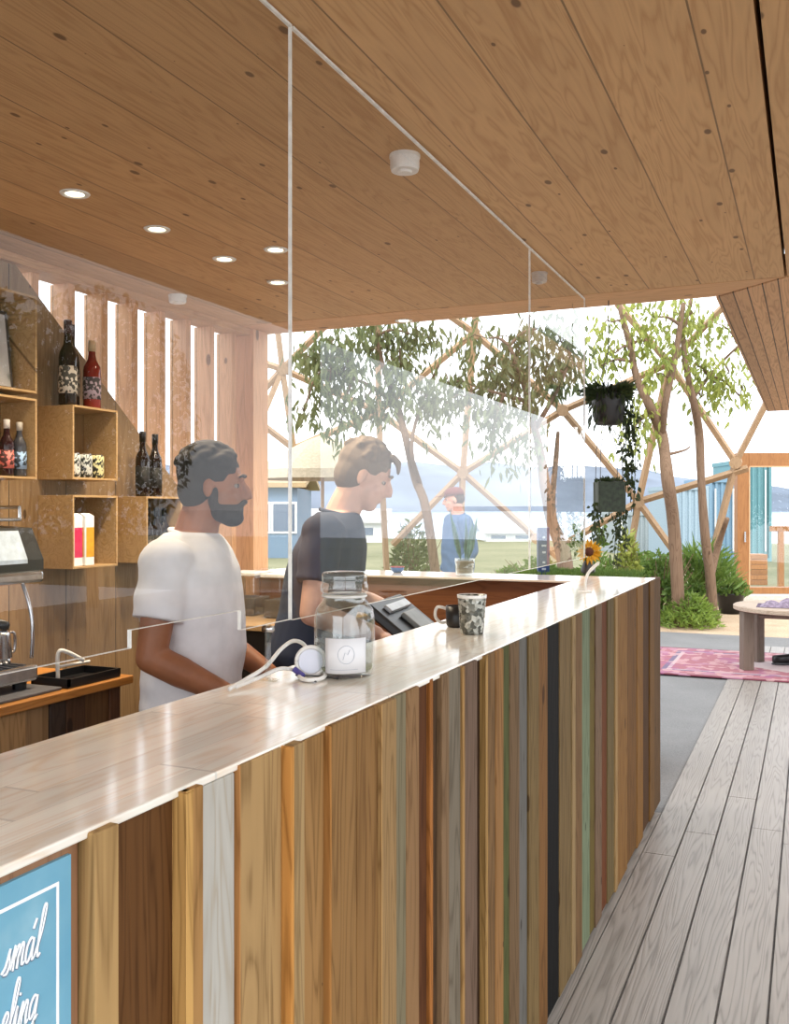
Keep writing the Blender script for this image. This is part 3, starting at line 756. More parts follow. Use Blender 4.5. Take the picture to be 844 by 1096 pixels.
# dark mug
o = thing('mug', 'small black mug with a pale handle, just behind the tumbler on the counter', 'mug', (-.935, 2.60, TZ+.0005))
b = MB(); b.lathe([(.03, 0), (.034, .006), (.036, .06), (.033, .06), (.03, .008), (0, .006)], 24); b.build('body', M['black'], o, smooth=True)
dv = Vector((-.916, -.4, 0))
b = MB(); b.tube(cat_rom([dv*.033+Vector((0, 0, .052)), dv*.06+Vector((0, 0, .056)), dv*.066+Vector((0, 0, .03)), dv*.05+Vector((0, 0, .012)), dv*.032+Vector((0, 0, .014))]), .0045, 8); b.build('handle', plain('mug_handle', (206, 204, 200), .3), o, smooth=True)

# cable with white disc
cable = thing('charging_cable', 'coiled white cable with a purple tie lying by the glass jar', 'cable', (-.95, 1.87, TZ))
def cz(px, py, X): p = atX(px, py, X); return p
P = [(-.99, 1.50, .006), (-.995, 1.56, .012), (-.99, 1.63, .028), (-.99, 1.69, .055), (-.985, 1.735, .066), (-.975, 1.765, .05), (-.965, 1.745, .02), (-.95, 1.70, .006), (-.93, 1.66, .006), (-.90, 1.64, .006), (-.885, 1.67, .006), (-.90, 1.71, .008), (-.925, 1.73, .01)]
b = MB(); b.tube(cat_rom([Vector(p)+Vector((0, 0, TZ)) for p in P], 8), .0042, 10)
P2 = [(-.99, 1.52, .006), (-.985, 1.6, .012), (-.975, 1.66, .02), (-.96, 1.70, .012), (-.945, 1.74, .006), (-.915, 1.76, .006)]
b.tube(cat_rom([Vector(p)+Vector((0, 0, TZ)) for p in P2], 8), .0042, 10)
loc_part(b, 'cord', M['white'], cable, smooth=True)
b = MB(); c0 = Vector((-.93, 1.705, TZ+.031)); ax = Vector((.4, -.9, .2)).normalized(); u = ax.cross(Vector((0, 0, 1))).normalized(); w = u.cross(ax)
b.tube([c0+(u*math.cos(q)+w*math.sin(q))*.029 for q in [2*PI*k/28 for k in range(29)]], .0042, 10); loc_part(b, 'cord_loop', M['white'], cable, smooth=True)
b = MB(); b.tube([c0-ax*.004, c0+ax*.003], .0245, 26); loc_part(b, 'white_disc', plain('disc_white', (222, 226, 240), .4, var=.01), cable)
b = MB(); b.tube(cat_rom([(-.955, 1.68, TZ+.018), (-.945, 1.68, TZ+.012), (-.93, 1.672, TZ+.007)]), .006, 10); loc_part(b, 'tie', plain('purple_tie', (74, 66, 140), .5), cable, smooth=True)
b = MB(); b.tube(cat_rom([(-.94, 1.675, TZ+.008), (-.90, 1.70, TZ+.003), (-.86, 1.69, TZ+.003)]), .0016, 8); b.tube(cat_rom([(-.945, 1.67, TZ+.008), (-.91, 1.655, TZ+.003), (-.885, 1.645, TZ+.003)]), .0016, 8); loc_part(b, 'tie_end', M['dark'], cable, smooth=True)
# bracket legs of the screen standing on the counter
def bracket(y, x, label, h=.115):
    o = thing('screen_bracket', label, 'bracket', (x, y, TZ), 0, 'brackets under the screens')
    b = MB(); b.bevbox(-.02, .02, -.012, .012, .0005, .004, .001); b.build('foot', M['jargl'], o)
    b = MB(); b.bevbox(-.0025, .0025, -.008, .008, .0041, h, .001); b.build('upright', M['jargl'], o)
    b = MB(); b.tube([(-.011, 0, h-.012), (.011, 0, h-.012)], .007, 12); b.build('knob', M['steel'], o, smooth=True)
bracket(1.63, -.985, 'clear screen bracket with a small knob beside the white cable')
# white wire stand near the far end
wsd = atZ(626, 634, TZ)
o = thing('wire_holder', 'small white bent holder standing near the far end of the counter', 'holder', (wsd.x, wsd.y, TZ))
b = MB(); b.lathe([(.028, .0005), (.028, .004), (.01, .006), (0, .006)], 20); b.build('base', M['white'], o)
b = MB(); b.tube(cat_rom([(0, 0, .005), (.002, 0, .05), (.015, .01, .085), (.05, .02, .12)]), [.005]*7+[.006]*6+[.007]*6, 8); b.build('stem', M['white'], o, smooth=True)

# till behind the counter
o = thing('cash_register', 'black touch screen till behind the counter between the jar and the tumbler', 'cash register', (-1.19, 2.86, .9105), 0)
o.rotation_euler.z = math.radians(8)
MB().bevbox(-.15, .15, -.19, .19, 0, .10, .01).build('base', M['black'], o)
b = MB(); b.prism([(-.06, .1), (.06, .1), (.03, .2), (-.03, .2)], 'y', -.05, .05); b.build('stand', M['black'], o)
R = Matrix.Translation((0, 0, .21)) @ Matrix.Rotation(math.radians(-52), 4, 'Y')
MB().bevbox(-.016, .016, -.185, .185, -.125, .125, .008, R).build('screen', M['black'], o)
MB().box(-.0172, -.0164, -.165, .165, -.105, .105, R).build('display', plain('screen_glass', (34, 36, 42), .08), o)
MB().bevbox(.0165, .03, -.12, .12, .06, .09, .003, R).build('cable_bar', plain('silver_bar', (170, 172, 174), .3, .6), o)
MB().bevbox(.0165, .034, -.06, .09, -.05, .04, .004, R).build('mount_plate', plain('plate_grey', (120, 122, 120), .4, .3), o)
# receipt printer next to it
o = thing('receipt_printer', 'small dark receipt printer behind the counter next to the till', 'printer', (-1.2, 3.25, .9105))
MB().bevbox(-.07, .07, -.07, .07, 0, .13, .012).build('case', M['dark'], o)
MB().bevbox(-.045, .045, -.04, .04, .1305, .137, .003).build('lid', M['black'], o)
# ================================================================ LEAVES
def leaf_mesh(b, p, L, w, dirv, rnd):
    # a folded lance-shaped leaf hanging from p along dirv
    d = Vector(dirv).normalized()
    s = d.cross(Vector((rnd.uniform(-1, 1), rnd.uniform(-1, 1), rnd.uniform(-.4, .4)))).normalized()
    nrm = d.cross(s)
    q = [p, p+d*L*.35+s*w*.5-nrm*w*.12, p+d*L*.7+s*w*.32-nrm*w*.1, p+d*L, p+d*L*.7-s*w*.32-nrm*w*.1, p+d*L*.35-s*w*.5-nrm*w*.12, p+d*L*.5]
    b.add(q, [(0, 1, 6), (1, 2, 6), (2, 3, 6), (3, 4, 6), (4, 5, 6), (5, 0, 6)])
M['leaf_olive'] = leafmat('leaf_olive', (70, 84, 50), (128, 136, 84))
M['leaf_light'] = leafmat('leaf_light', (104, 122, 52), (178, 182, 92))
M['leaf_green'] = leafmat('leaf_green', (66, 96, 40), (126, 152, 70))
M['leaf_fern'] = leafmat('leaf_fern', (92, 120, 44), (158, 180, 84))
M['leaf_dark'] = leafmat('leaf_dark', (36, 48, 28), (74, 88, 50))
def tree(label, d, paths, blobs, mats, bark, seed, L=.15, w=.042, group=None, base_z=-.02):
    rnd = random.Random(seed)
    P0 = paths[0][0]
    base = atD(P0[0], P0[1], d); base.z = base_z
    o = thing('tree', label, 'tree', base, 0, group)
    tr = MB(); pts_all = []
    for i, path in enumerate(paths):
        pts = []; rad = []
        for (px, py, r) in path[:]:
            pts.append(atD(px, py, d+noise.noise(Vector((px*.02, py*.02, seed)))*.5*(i > 0 or len(pts) > 0))); rad.append(r)
        if i == 0: pts[0].z = base_z
        if i > 0: pts[0] = min(pts_all, key=lambda q: (q[0]-pts[0]).length)[0].copy()
        sm = cat_rom(pts, 4); rr = []
        for k in range(len(sm)):
            t = k/4; a = min(int(t), len(rad)-1); c = min(a+1, len(rad)-1); rr.append((rad[a]+(rad[c]-rad[a])*(t-int(t)))*(1+.12*noise.noise(sm[k]*3)))
        if i == 0: trunk_mb = MB(); trunk_mb.tube(sm, rr, 10)
        elif i == 1 and seed == 14: trunk_mb.tube(sm, rr, 10)
        else: tr.tube(sm, rr, 8)
        pts_all += [(sm[k], rr[k]) for k in range(len(sm))]
    loc_part(trunk_mb, 'trunk', bark, o, smooth=True)
    lf = MB()
    for (bx, by, rx, ry, n) in blobs:
        c = atD(bx, by, d); sx = rx/F*d; sz = ry/F*d; sy = max(sx, sz)*.9
        # a twig from the nearest wood to the middle of the spray
        near, nr = min(pts_all, key=lambda q: (q[0]-c).length)
        mid = near.lerp(c, .5)+Vector((0, 0, .15*(c-near).length))
        tr.tube(cat_rom([near, mid, c], 4), [min(nr, .022)]*4+[.013]*4+[.006], 6)
        tw = []
        for k in range(max(3, n//28)):
            e = c+Vector((rnd.gauss(0, .5)*sx, rnd.gauss(0, .5)*sy, rnd.gauss(0, .5)*sz))
            tw.append(e); m2 = c.lerp(e, .5)+Vector((0, 0, .06))
            tr.tube([c, m2, e], [.006, .005, .003], 4)
        for k in range(n):
            # leaves hang in little bunches from twig tips
            e = rnd.choice(tw); c0 = c.lerp(e, rnd.uniform(.3, 1.15))
            q = c0+Vector((rnd.gauss(0, .11), rnd.gauss(0, .11), rnd.gauss(0, .13)))
            leaf_mesh(lf, q, L*rnd.uniform(.6, 1.3), w*rnd.uniform(.7, 1.3), (rnd.gauss(0, .45), rnd.gauss(0, .45), -1), rnd)
    loc_part(tr, 'branches', bark, o, smooth=True)
    loc_part(lf, 'foliage', mats, o)
    return o
KB = 1.5
def bl(lst, dens=1.0): return [(x, y, rx, ry, int(rx*ry*.17*dens*KB)) for x, y, rx, ry in lst]
tree('slender leaning tree with dark olive drooping leaves behind the man in navy', 11.6,
     [[(474, 640, .06), (457, 551, .055), (444, 512, .05), (434, 469, .045), (425, 434, .04), (412, 400, .03), (400, 350, .02)],
      [(466, 600, .04), (452, 530, .035), (440, 480, .025), (452, 430, .02), (470, 390, .015)], [(425, 434, .03), (390, 410, .02), (345, 395, .012)]],
     bl([(340, 385, 26, 30), (372, 390, 32, 34), (352, 420, 24, 24), (398, 360, 34, 24), (428, 392, 32, 30), (392, 430, 30, 26), (440, 358, 28, 20), (458, 428, 34, 30), (325, 440, 10, 18), (415, 415, 20, 20), (355, 365, 25, 16), (365, 450, 20, 14)]), M['leaf_olive'], M['bark'], 11)
tree('leaning forked tree with dark olive leaves in the middle of the opening', 11.0,
     [[(606, 640, .10), (604, 600, .085), (590, 558, .065), (583, 520, .06), (578, 485, .05), (570, 450, .045), (560, 410, .035), (545, 370, .02)],
      [(597, 575, .04), (591, 540, .035), (595, 489, .03), (597, 462, .02)], [(572, 460, .035), (600, 410, .022), (612, 372, .012)], [(565, 430, .03), (530, 420, .018), (510, 415, .01)]],
     bl([(500, 425, 28, 28), (530, 442, 26, 24), (540, 398, 30, 26), (522, 362, 30, 14), (526, 475, 11, 24), (560, 432, 20, 24), (592, 400, 28, 28), (600, 366, 26, 20), (575, 352, 22, 14), (566, 478, 14, 16), (480, 410, 14, 18), (620, 395, 16, 16), (555, 380, 25, 15)]), M['leaf_olive'], M['bark_pale'], 12)
tree('tree with curving brown trunk and light green leaves beside the hanging pots', 12.3,
     [[(727, 652, .085), (721, 566, .08), (714, 512, .075), (708, 466, .075), (695, 435, .06), (681, 404, .05), (674, 370, .04), (662, 325, .03)],
      [(708, 466, .05), (712, 431, .045), (723, 378, .04), (731, 325, .03)], [(711, 495, .025), (732, 482, .014), (738, 478, .01)]],
     bl([(658, 378, 18, 18), (690, 365, 24, 20), (702, 400, 18, 24), (682, 448, 15, 26), (700, 340, 34, 12), (642, 392, 12, 14), (670, 470, 9, 18), (655, 345, 18, 14), (690, 425, 12, 16)], 1.0), M['leaf_light'], M['bark'], 13, L=.13, w=.045)
tree('tree with a slim upright trunk and yellowish green leaves next to the glazed door', 12.6,
     [[(763, 655, .075), (760, 619, .07), (754, 570, .06), (750, 512, .055), (748, 466, .055), (743, 435, .05), (735, 397, .04), (731, 360, .03), (740, 320, .02)],
      [(762, 620, .05), (768, 585, .045), (778, 555, .03)], [(743, 430, .03), (765, 395, .02), (790, 370, .012)]],
     bl([(730, 362, 24, 22), (746, 392, 20, 22), (772, 348, 22, 18), (780, 398, 14, 24), (792, 425, 9, 18), (742, 336, 36, 10), (796, 378, 7, 24), (750, 425, 10, 16), (765, 410, 14, 14)], 1.0), M['leaf_light'], M['bark'], 14, L=.13, w=.045)

# ================================================================ DOME LATTICE
DC = Vector((-1.0, 3.0, 0)); DR = 11.2
def domept(px, py):
    o = Vector((0, 0, H)); dv = (atD(px, py, 1.0)-o).normalized(); oc = o-DC
    bq = oc.dot(dv); cq = oc.dot(oc)-DR*DR
    return o+dv*(-bq+math.sqrt(bq*bq-cq))
nodes = {'A': (302, 395), 'B': (405, 441), 'C': (507, 356), 'D': (602, 439), 'E': (683, 537), 'Q': (716, 389), 'G': (495, 506), 'K': (574, 576), 'I': (787, 495)}
edges = [('A', (262, 382)), ('A', (372, 325)), ('A', (262, 440)), ('A', (314, 480)), ('A', (294, 330)), ('A', 'B'), ('B', 'C'), ('B', (415, 640)), ('B', (404, 325)), ('B', 'G'), ('G', 'K'), ('K', (604, 603)),
         ('C', (452, 318)), ('C', 'D'), ('C', 'G'), ('G', (490, 640)), ('C', (512, 310)), ('D', 'Q'), ('D', 'E'), ('D', 'G'), ('G', (420, 583)), ('E', 'Q'), ('E', (590, 590)), ('E', (800, 501)), ('E', (762, 648)), ('E', (666, 640)),
         ('Q', (660, 325)), ('Q', 'I'), ('Q', (772, 330)), ('I', (828, 415)), ('I', (750, 640)), ('A', (250, 520)), ((314, 480), (262, 440)), ((314, 480), 'B')]
dome = thing('geodesic_dome', 'open timber lattice of crossing struts standing among the trees', 'dome frame', (DC.x, DC.y, 0))
gp = lambda k: domept(*(nodes[k] if isinstance(k, str) else k))
for a, c in edges:
    p, q = gp(a), gp(c)
    # bottom ends run on to the ground
    b = MB(); b.tube([p, q], .05, 4); loc_part(b, 'strut', M['lattice'], dome)
for k in nodes:
    p = gp(k); n = (p-DC).normalized(); b = MB(); b.tube([p-n*.05, p+n*.05], .085, 12); loc_part(b, 'joint', M['lattice'], dome)

# ================================================================ HANGING POTS
hz = atD(651, 325, 4.52)
hp = thing('hanging_planter', 'dark hanging pot with trailing vine below the ceiling edge, upper of two', 'hanging planter', (hz.x, hz.y, 1.90), 0, 'hanging planters')
b = MB(); b.lathe([(.055, 0), (.07, .02), (.082, .14), (.082, .155), (.074, .155), (.07, .13), (0, .13)], 20); b.build('pot', plain('pot_black', (34, 32, 32), .45), hp, smooth=True)
b = MB()
for a in range(3):
    q = 2*PI*a/3; b.tube([(.08*math.cos(q), .08*math.sin(q), .15), (.01*math.cos(q), .01*math.sin(q), .34)], .002, 6)
b.tube([(0, 0, .34), (0, 0, CZ-1.90)], .0028, 6); b.build('cord', M['dark'], hp)
rnd = random.Random(4); b = MB()
for k in range(420):
    a = rnd.uniform(0, 2*PI); r = .09*math.sqrt(rnd.random()); p = Vector((r*math.cos(a), r*math.sin(a), .13+rnd.uniform(0, .05)))
    leaf_mesh(b, p, rnd.uniform(.03, .07), .018, (math.cos(a)*.9, math.sin(a)*.9, rnd.uniform(-.9, .7)), rnd)
for k in range(60):
    a = rnd.uniform(0, 2*PI); p = Vector((.083*math.cos(a), .083*math.sin(a), rnd.uniform(.0, .16))); leaf_mesh(b, p, .05, .015, (.3*math.cos(a), .3*math.sin(a), -1), rnd)
b.build('plant', M['leaf_dark'], hp)
b = MB(); ux = Vector((CS, SN, 0))
for j in range(4):
    x0 = ux*(.075+.012*j)
    b.tube(cat_rom([x0*.8+Vector((0, 0, .15)), x0+Vector((0, 0, .12)), x0*1.1+Vector((0, .01*j, -.12)), x0*1.05+Vector((0, 0, -.25-.06*j))]), .002, 5)
    for k in range(46):
        z = .1-rnd.random()*(.34+.05*j); p = x0*1.06+Vector((rnd.gauss(0, .012), rnd.gauss(0, .012), z)); leaf_mesh(b, p, rnd.uniform(.02, .045), .018, (rnd.gauss(0, .6), rnd.gauss(0, .6), -.6), rnd)
b.build('trailing_vine', M['leaf_dark'], hp)
h2 = thing('hanging_planter', 'square dark green hanging pot with trailing stems, lower of two', 'hanging planter', (hz.x-.004, hz.y+.03, 1.487), 0, 'hanging planters')
b = MB(); b.bevbox(-.063, .063, -.063, .063, 0, .145, .006, Matrix.Rotation(TH, 4, 'Z')); b.build('pot', plain('pot_green', (44, 56, 40), .6, var=.25, nscale=60), h2)
b = MB()
for a in range(4):
    q = PI/4+PI/2*a+TH; b.tube([(.075*math.cos(q), .075*math.sin(q), .14), (.07*math.cos(q), .07*math.sin(q), .30), (.02*math.cos(q), .02*math.sin(q)-.03, .413)], .0018, 6)
b.build('cord', M['dark'], h2)
b = MB()
for j in range(7):
    a = rnd.uniform(0, 2*PI); e = Vector((.05*math.cos(a), .05*math.sin(a), 0)); e.z = 0
    end = Vector((rnd.uniform(-.03, .05), 0, -rnd.uniform(.10, .27)))
    b.tube(cat_rom([e*.6+Vector((0, 0, .14)), e*1.5+Vector((0, 0, .15)), e*1.55+Vector((0, 0, .05)), e*1.3+end]), .002, 5)
    for k in range(34):
        t_ = rnd.random(); p = (e*1.55+Vector((0, 0, .05))).lerp(e*1.3+end, t_); leaf_mesh(b, p+Vector((rnd.gauss(0, .01), rnd.gauss(0, .01), 0)), rnd.uniform(.02, .04), .014, (rnd.gauss(0, .6), rnd.gauss(0, .6), -.7), rnd)
for k in range(120):
    a = rnd.uniform(0, 2*PI); r = .06*math.sqrt(rnd.random()); leaf_mesh(b, Vector((r*math.cos(a), r*math.sin(a), .14)), rnd.uniform(.02, .04), .014, (rnd.gauss(0, .7), rnd.gauss(0, .7), .8), rnd)
b.build('plant', M['leaf_dark'], h2)

# ================================================================ ON THE RETURN COUNTER
def onreturn(px, Y):
    r = (px-CX)/F; X = Y*(r*CS-SN)/(r*SN+CS); return X
X = onreturn(497, 4.66)
o = thing('potted_plant', 'tall blue green spiky plant in a clear pot on the far counter', 'potted plant', (X, 4.66, TZ+.0005))
b = MB(); b.lathe([(.04, 0), (.044, .004), (.052, .085), (.05, .085), (.042, .01), (0, .008)], 20); b.build('pot', M['jargl'], o, smooth=True)
b = MB(); b.lathe([(.041, .011), (.047, .07), (0, .074)], 18); b.build('soil', plain('soil', (110, 92, 74), .9), o)
b = MB(); rnd = random.Random(9)
for k in range(16):
    a = rnd.uniform(0, 2*PI); q = Vector((.02*math.cos(a), .02*math.sin(a), .07)); leaf_mesh(b, q, rnd.uniform(.16, .30), .026, (math.cos(a)*.22, math.sin(a)*.22, 1), rnd)
b.build('leaves', leafmat('leaf_bluegreen', (62, 104, 100), (120, 160, 150)), o)
X = onreturn(425, 4.7)
o = thing('small_dish', 'small blue dish with a red rim on the far counter', 'dish', (X, 4.7, TZ+.0005))
b = MB(); b.lathe([(.02, 0), (.034, .012), (.038, .03), (.035, .03), (.03, .012), (0, .006)], 20); b.build('bowl', plain('dish_blue', (70, 110, 170), .3), o, smooth=True)
b = MB(); b.lathe([(.0385, .028), (.039, .032), (.036, .0325), (.0352, .029)], 20); b.build('rim', plain('dish_red', (160, 66, 60), .3), o, smooth=True)

# planter just past the return
pl = thing('raised_planter', 'waist high wooden planter with green turf just past the far end of the counter', 'planter', (-1.2, 5.75, 0))
b = MB()
for k in range(8): b.bevbox(-1.62, -.95, 5.45, 6.05, .02+.13*k, .145+.13*k, .004)
loc_part(b, 'box', M['lattice'], pl)
b = MB(); b.box(-1.6, -.97, 5.47, 6.03, 1.061, 1.075); loc_part(b, 'soil', plain('soil_dark', (80, 66, 52), .95), pl)
rnd = random.Random(21); b = MB()
for k in range(6500):
    p = Vector((rnd.uniform(-1.62, -.95), rnd.uniform(5.46, 6.04), 1.07)); leaf_mesh(b, p, rnd.uniform(.03, .075), .008, (rnd.gauss(0, .35), rnd.gauss(0, .35), 1), rnd)
g = loc_part(b, 'turf', M['leaf_green'], pl); g['kind'] = 'stuff'
X = onreturn(581, 5.62)
o = thing('blue_box', 'upright navy blue box with small pale marks standing in the planter turf', 'box', (X, 5.62, 1.0755), TH)
b = MB(); b.bevbox(-.034, .034, -.03, .03, 0, .315, .003); b.build('carton', plain('navy_card', (38, 66, 128), .5), o)
b = MB()
for z, w in ((.06, .012), (.10, .008), (.16, .010), (.20, .014), (.25, .008)): b.box(-w, w, -.0312, -.0302, z, z+.012)
b.build('pale_marks', plain('pale_print', (190, 204, 226), .6), o)
X = onreturn(629, 5.6)
o = thing('flower_vase', 'small dark vase with a yellow sunflower and leafy stems in the planter', 'vase of flowers', (X, 5.6, 1.0755), TH)
b = MB(); b.lathe([(.03, 0), (.04, .02), (.042, .07), (.028, .11), (.03, .12), (.026, .118), (.03, .06), (0, .01)], 20); b.build('vase', plain('vase_dark', (62, 58, 56), .3), o, smooth=True)
fl = MB(); c = Vector((0, -.03, .175))
for ring, n, L in ((0, 18, .06), (1, 16, .05)):
    for k in range(n):
        a = 2*PI*(k+.5*ring)/n; leaf_mesh(fl, c+Vector((.022*math.cos(a), -.004*ring, .022*math.sin(a))), L, .022, (math.cos(a), -.25, math.sin(a)), rnd)
fl.build('petals', leafmat('petal_yellow', (226, 160, 30), (246, 196, 60), .25), o)
b = MB(); b.ell(c, (.028, .012, .028)); b.build('flower_centre', plain('seed_brown', (96, 50, 30), .8), o, smooth=True)
b = MB()
for k in range(7):
    a = rnd.uniform(0, 2*PI); t_ = Vector((.09*math.cos(a), .05*math.sin(a), rnd.uniform(.22, .36))); b.tube(cat_rom([(0, 0, .08), t_*.5+Vector((0, 0, .08)), t_]), .003, 5)
    for j in range(9): leaf_mesh(b, t_*rnd.uniform(.7, 1.05), rnd.uniform(.03, .06), .028, (rnd.gauss(0, 1), rnd.gauss(0, 1), rnd.gauss(0, .6)), rnd)
b.tube([(0, 0, .08), c+Vector((0, .012, 0))], .004, 6)
b.build('stems', M['leaf_green'], o)

# ================================================================ GROUND PLANTS
def bush(name, label, cat, px, py, d, rx, rz, n, mat, seed, L=.1, w=.03, up=.5, group=None, pot=None):
    c = atD(px, py, d); rnd = random.Random(seed)
    o = thing(name, label, cat, (c.x, c.y, -.02), 0, group)
    z0 = 0
    if pot:
        pr, ph, pm = pot
        q = MB(); q.lathe([(pr*.75, 0), (pr, ph*.95), (pr*1.04, ph), (pr*.9, ph), (pr*.85, ph*.9), (0, ph*.9)], 18); q.build('pot', pm, o, smooth=True); z0 = ph*.88
    st = MB(); lf = MB()
    for k in range(max(6, n//45)):
        a = rnd.uniform(0, 2*PI); e = Vector((rx*math.cos(a)*rnd.random(), rx*math.sin(a)*rnd.random(), z0+rz*rnd.uniform(.5, 1)))
        st.tube([(0, 0, z0), e*.5+Vector((0, 0, z0*.5+.05)), e], [.012, .008, .004], 5)
    for k in range(n):
        a = rnd.uniform(0, 2*PI); rr = math.sqrt(rnd.random()); h = rnd.random()
        q = Vector((rx*rr*math.cos(a)*(1-.5*h*h), rx*rr*math.sin(a)*(1-.5*h*h), z0+rz*h*(1-.4*rr*rr)))
        leaf_mesh(lf, q, L*rnd.uniform(.6, 1.3), w*rnd.uniform(.7, 1.3), (rnd.gauss(0, .7)+math.cos(a)*.5, rnd.gauss(0, .7)+math.sin(a)*.5, rnd.gauss(up, .5)), rnd)
    st.build('stems', M['bark'], o); lf.build('foliage', mat, o)
    return o
bush('bush', 'bright green feathery bush at the edge of the gravel behind the counter corner', 'bush', 738, 675, 12.3, .38, .42, 1500, M['leaf_fern'], 31, .11, .022)
bush('bush', 'leafy dark green bush beside the counter end in front of the curving tree', 'bush', 706, 660, 12.8, .45, .95, 1500, M['leaf_green'], 32, .1, .045)
bush('bush', 'low green bush between the two right tree trunks', 'bush', 742, 655, 13.0, .3, .55, 700, M['leaf_green'], 33, .1, .04)
bush('fern', 'spiky fern in a black pot between the two right tree trunks', 'potted plant', 750, 648, 13.4, .45, .6, 420, M['leaf_green'], 34, .3, .04, 1.2, pot=(.17, .42, M['black']))
bush('potted_shrub', 'small leafy shrub in a wide black pot under the glazed door frame', 'potted plant', 781, 655, 13.9, .26, .3, 420, M['leaf_green'], 35, .1, .04, .6, pot=(.2, .3, M['black']))
bush('climbing_plant', 'yellowish climbing plant on the lattice below the lower hanging pot', 'plant', 672, 640, 12.6, .22, 1.25, 800, M['leaf_light'], 36, .1, .05)
for i, (px, d_, rx, rz, lab) in enumerate([(575, 15.5, .7, .75, 'pale meadow shrub seen under the forked tree'), (640, 15.0, .6, .8, 'meadow shrub seen behind the sunflower'), (545, 16, .5, .55, 'small meadow shrub seen behind the blue box'), (690, 16.2, .55, .8, 'meadow shrub seen beside the climbing plant'),
                                           (440, 14.5, .5, 1.35, 'leafy shrub seen to the right of the man in navy')]):
    bush('meadow_shrub', lab, 'shrub', px, 600, d_, rx, rz, 900, M['leaf_green'] if i < 4 else M['leaf_olive'], 50+i, .12, .05)

# ================================================================ DOOR FRAME, RUG, TABLE
DD = 14.6
pL = atD(787, 560, DD); w_ = 1.55; zb, zt = .21, 2.36
b = MB(); L0 = pL.copy(); L0.z = 0
Rd = Matrix.Translation(L0) @ Matrix.Rotation(math.radians(23), 4, 'Z')
b.bevbox(0, .17, -.08, .08, zb, zt, .006, Rd); b.bevbox(w_-.17, w_, -.08, .08, zb, zt, .006, Rd)
b.bevbox(.171, w_-.171, -.08, .08, zt-.2, zt, .006, Rd); b.bevbox(.171, w_-.171, -.08, .08, zb, zb+.10, .006, Rd)
dr = struct(b.build('door_1', M['door']))
b = MB(); b.box(.171, w_-.171, .0, .012, zb+.1, zt-.2, Rd); b.build('pane', M['pane'], dr)
b = MB(); b.bevbox(.17, .19, -.085, -.06, zb+.1, zt-.2, .002, Rd); b.bevbox(.17, w_-.17, -.085, -.06, zt-.22, zt-.2, .002, Rd); b.build('glazing_bead', M['post'], dr)
b = MB(); b.tube([Rd @ Vector((.10, -.12, 1.0)), Rd @ Vector((.10, -.12, 1.16))], .014, 10); b.tube([Rd @ Vector((.10, -.12, 1.08)), Rd @ Vector((.10, -.08, 1.08))], .01, 8); b.build('handle', M['steel'], dr)
b = MB(); b.bevbox(-.15, w_+.2, -.25, .3, -.02, zb-.001, .01, Rd); struct(b.build('door_step', plain('pale_step', (206, 200, 190), .8)))
# rail seen through the door
o = thing('handrail', 'timber handrail with two posts seen through the glazed door', 'railing', atD(838, 602, 18.0))
o.location.z = -.04; o.rotation_euler.z = math.radians(20)
b = MB(); b.bevbox(-.25, 1.4, -.04, .04, 1.12, 1.22, .006); b.build('rail', M['door'], o)
for xx in (-.1, 1.2): MB().bevbox(xx, xx+.1, -.05, .05, 0, 1.119, .005).build('post', M['door'], o)
o = thing('wooden_box', 'tall light wooden box standing outside behind the door pane', 'box', atD(809, 609, 19.5), math.radians(22)); o.location.z = -.04
for k in range(6): MB().bevbox(-.17, .17, -.17, .17, .001+.105*k, .10+.105*k, .006).build('slat_ring', M['door'], o)
# rug
t = NT('rug'); tc = t.n('ShaderNodeTexCoord'); sp = t.n('ShaderNodeSeparateXYZ'); t.l(tc.outputs['Object'], sp.inputs[0])
RX, RY = 1.3, .86
ax_ = t.math('ABSOLUTE', sp.outputs[0]); ay_ = t.math('ABSOLUTE', sp.outputs[1])
ed = t.math('MINIMUM', t.math('SUBTRACT', RX, ax_), t.math('SUBTRACT', RY, ay_))     # distance from the edge
v = t.coords((1, 1, 1)); vo = t.n('ShaderNodeTexVoronoi', feature='F1', distance='MANHATTAN'); t.l(v, vo.inputs['Vector']); vo.inputs['Scale'].default_value = 11
vs_ = t.n('ShaderNodeSeparateXYZ'); t.l(vo.outputs['Color'], vs_.inputs[0])
band = t.ramp(t.math('DIVIDE', ed, .9), [(0, lin((116, 58, 72))), (.05, lin((168, 122, 126))), (.1, lin((156, 96, 106))), (.24, lin((110, 96, 120))), (.29, lin((180, 160, 162))), (.33, lin((158, 100, 110)))])
for nd in t.t.nodes:
    if nd.type == 'VALTORGB': nd.color_ramp.interpolation = 'CONSTANT'
spk = t.mix(t.math('MULTIPLY', t.math('GREATER_THAN', vs_.outputs[0], .62), .6), band, lin((196, 160, 160)))
spk = t.mix(t.math('MULTIPLY', t.math('LESS_THAN', vs_.outputs[1], .22), .5), spk, lin((150, 90, 130)))
dm = t.math('ADD', t.math('MULTIPLY', ax_, .75), ay_)
spk = t.mix(t.math('MULTIPLY', t.math('LESS_THAN', dm, .38), .85), spk, lin((196, 184, 184)))
n = t.noise(v, 120, 2)
t.bsdf(spk, .95, bump=n, bstr=.5)
b = MB(); b.bevbox(-RX, RX, -RY, RY, .0005, .012, .004); o = b.build('rug', t.mat); o.location = (-.2, 9.76, 0)
tag(o, 'faded pink patterned rug lying under the round table', 'rug')
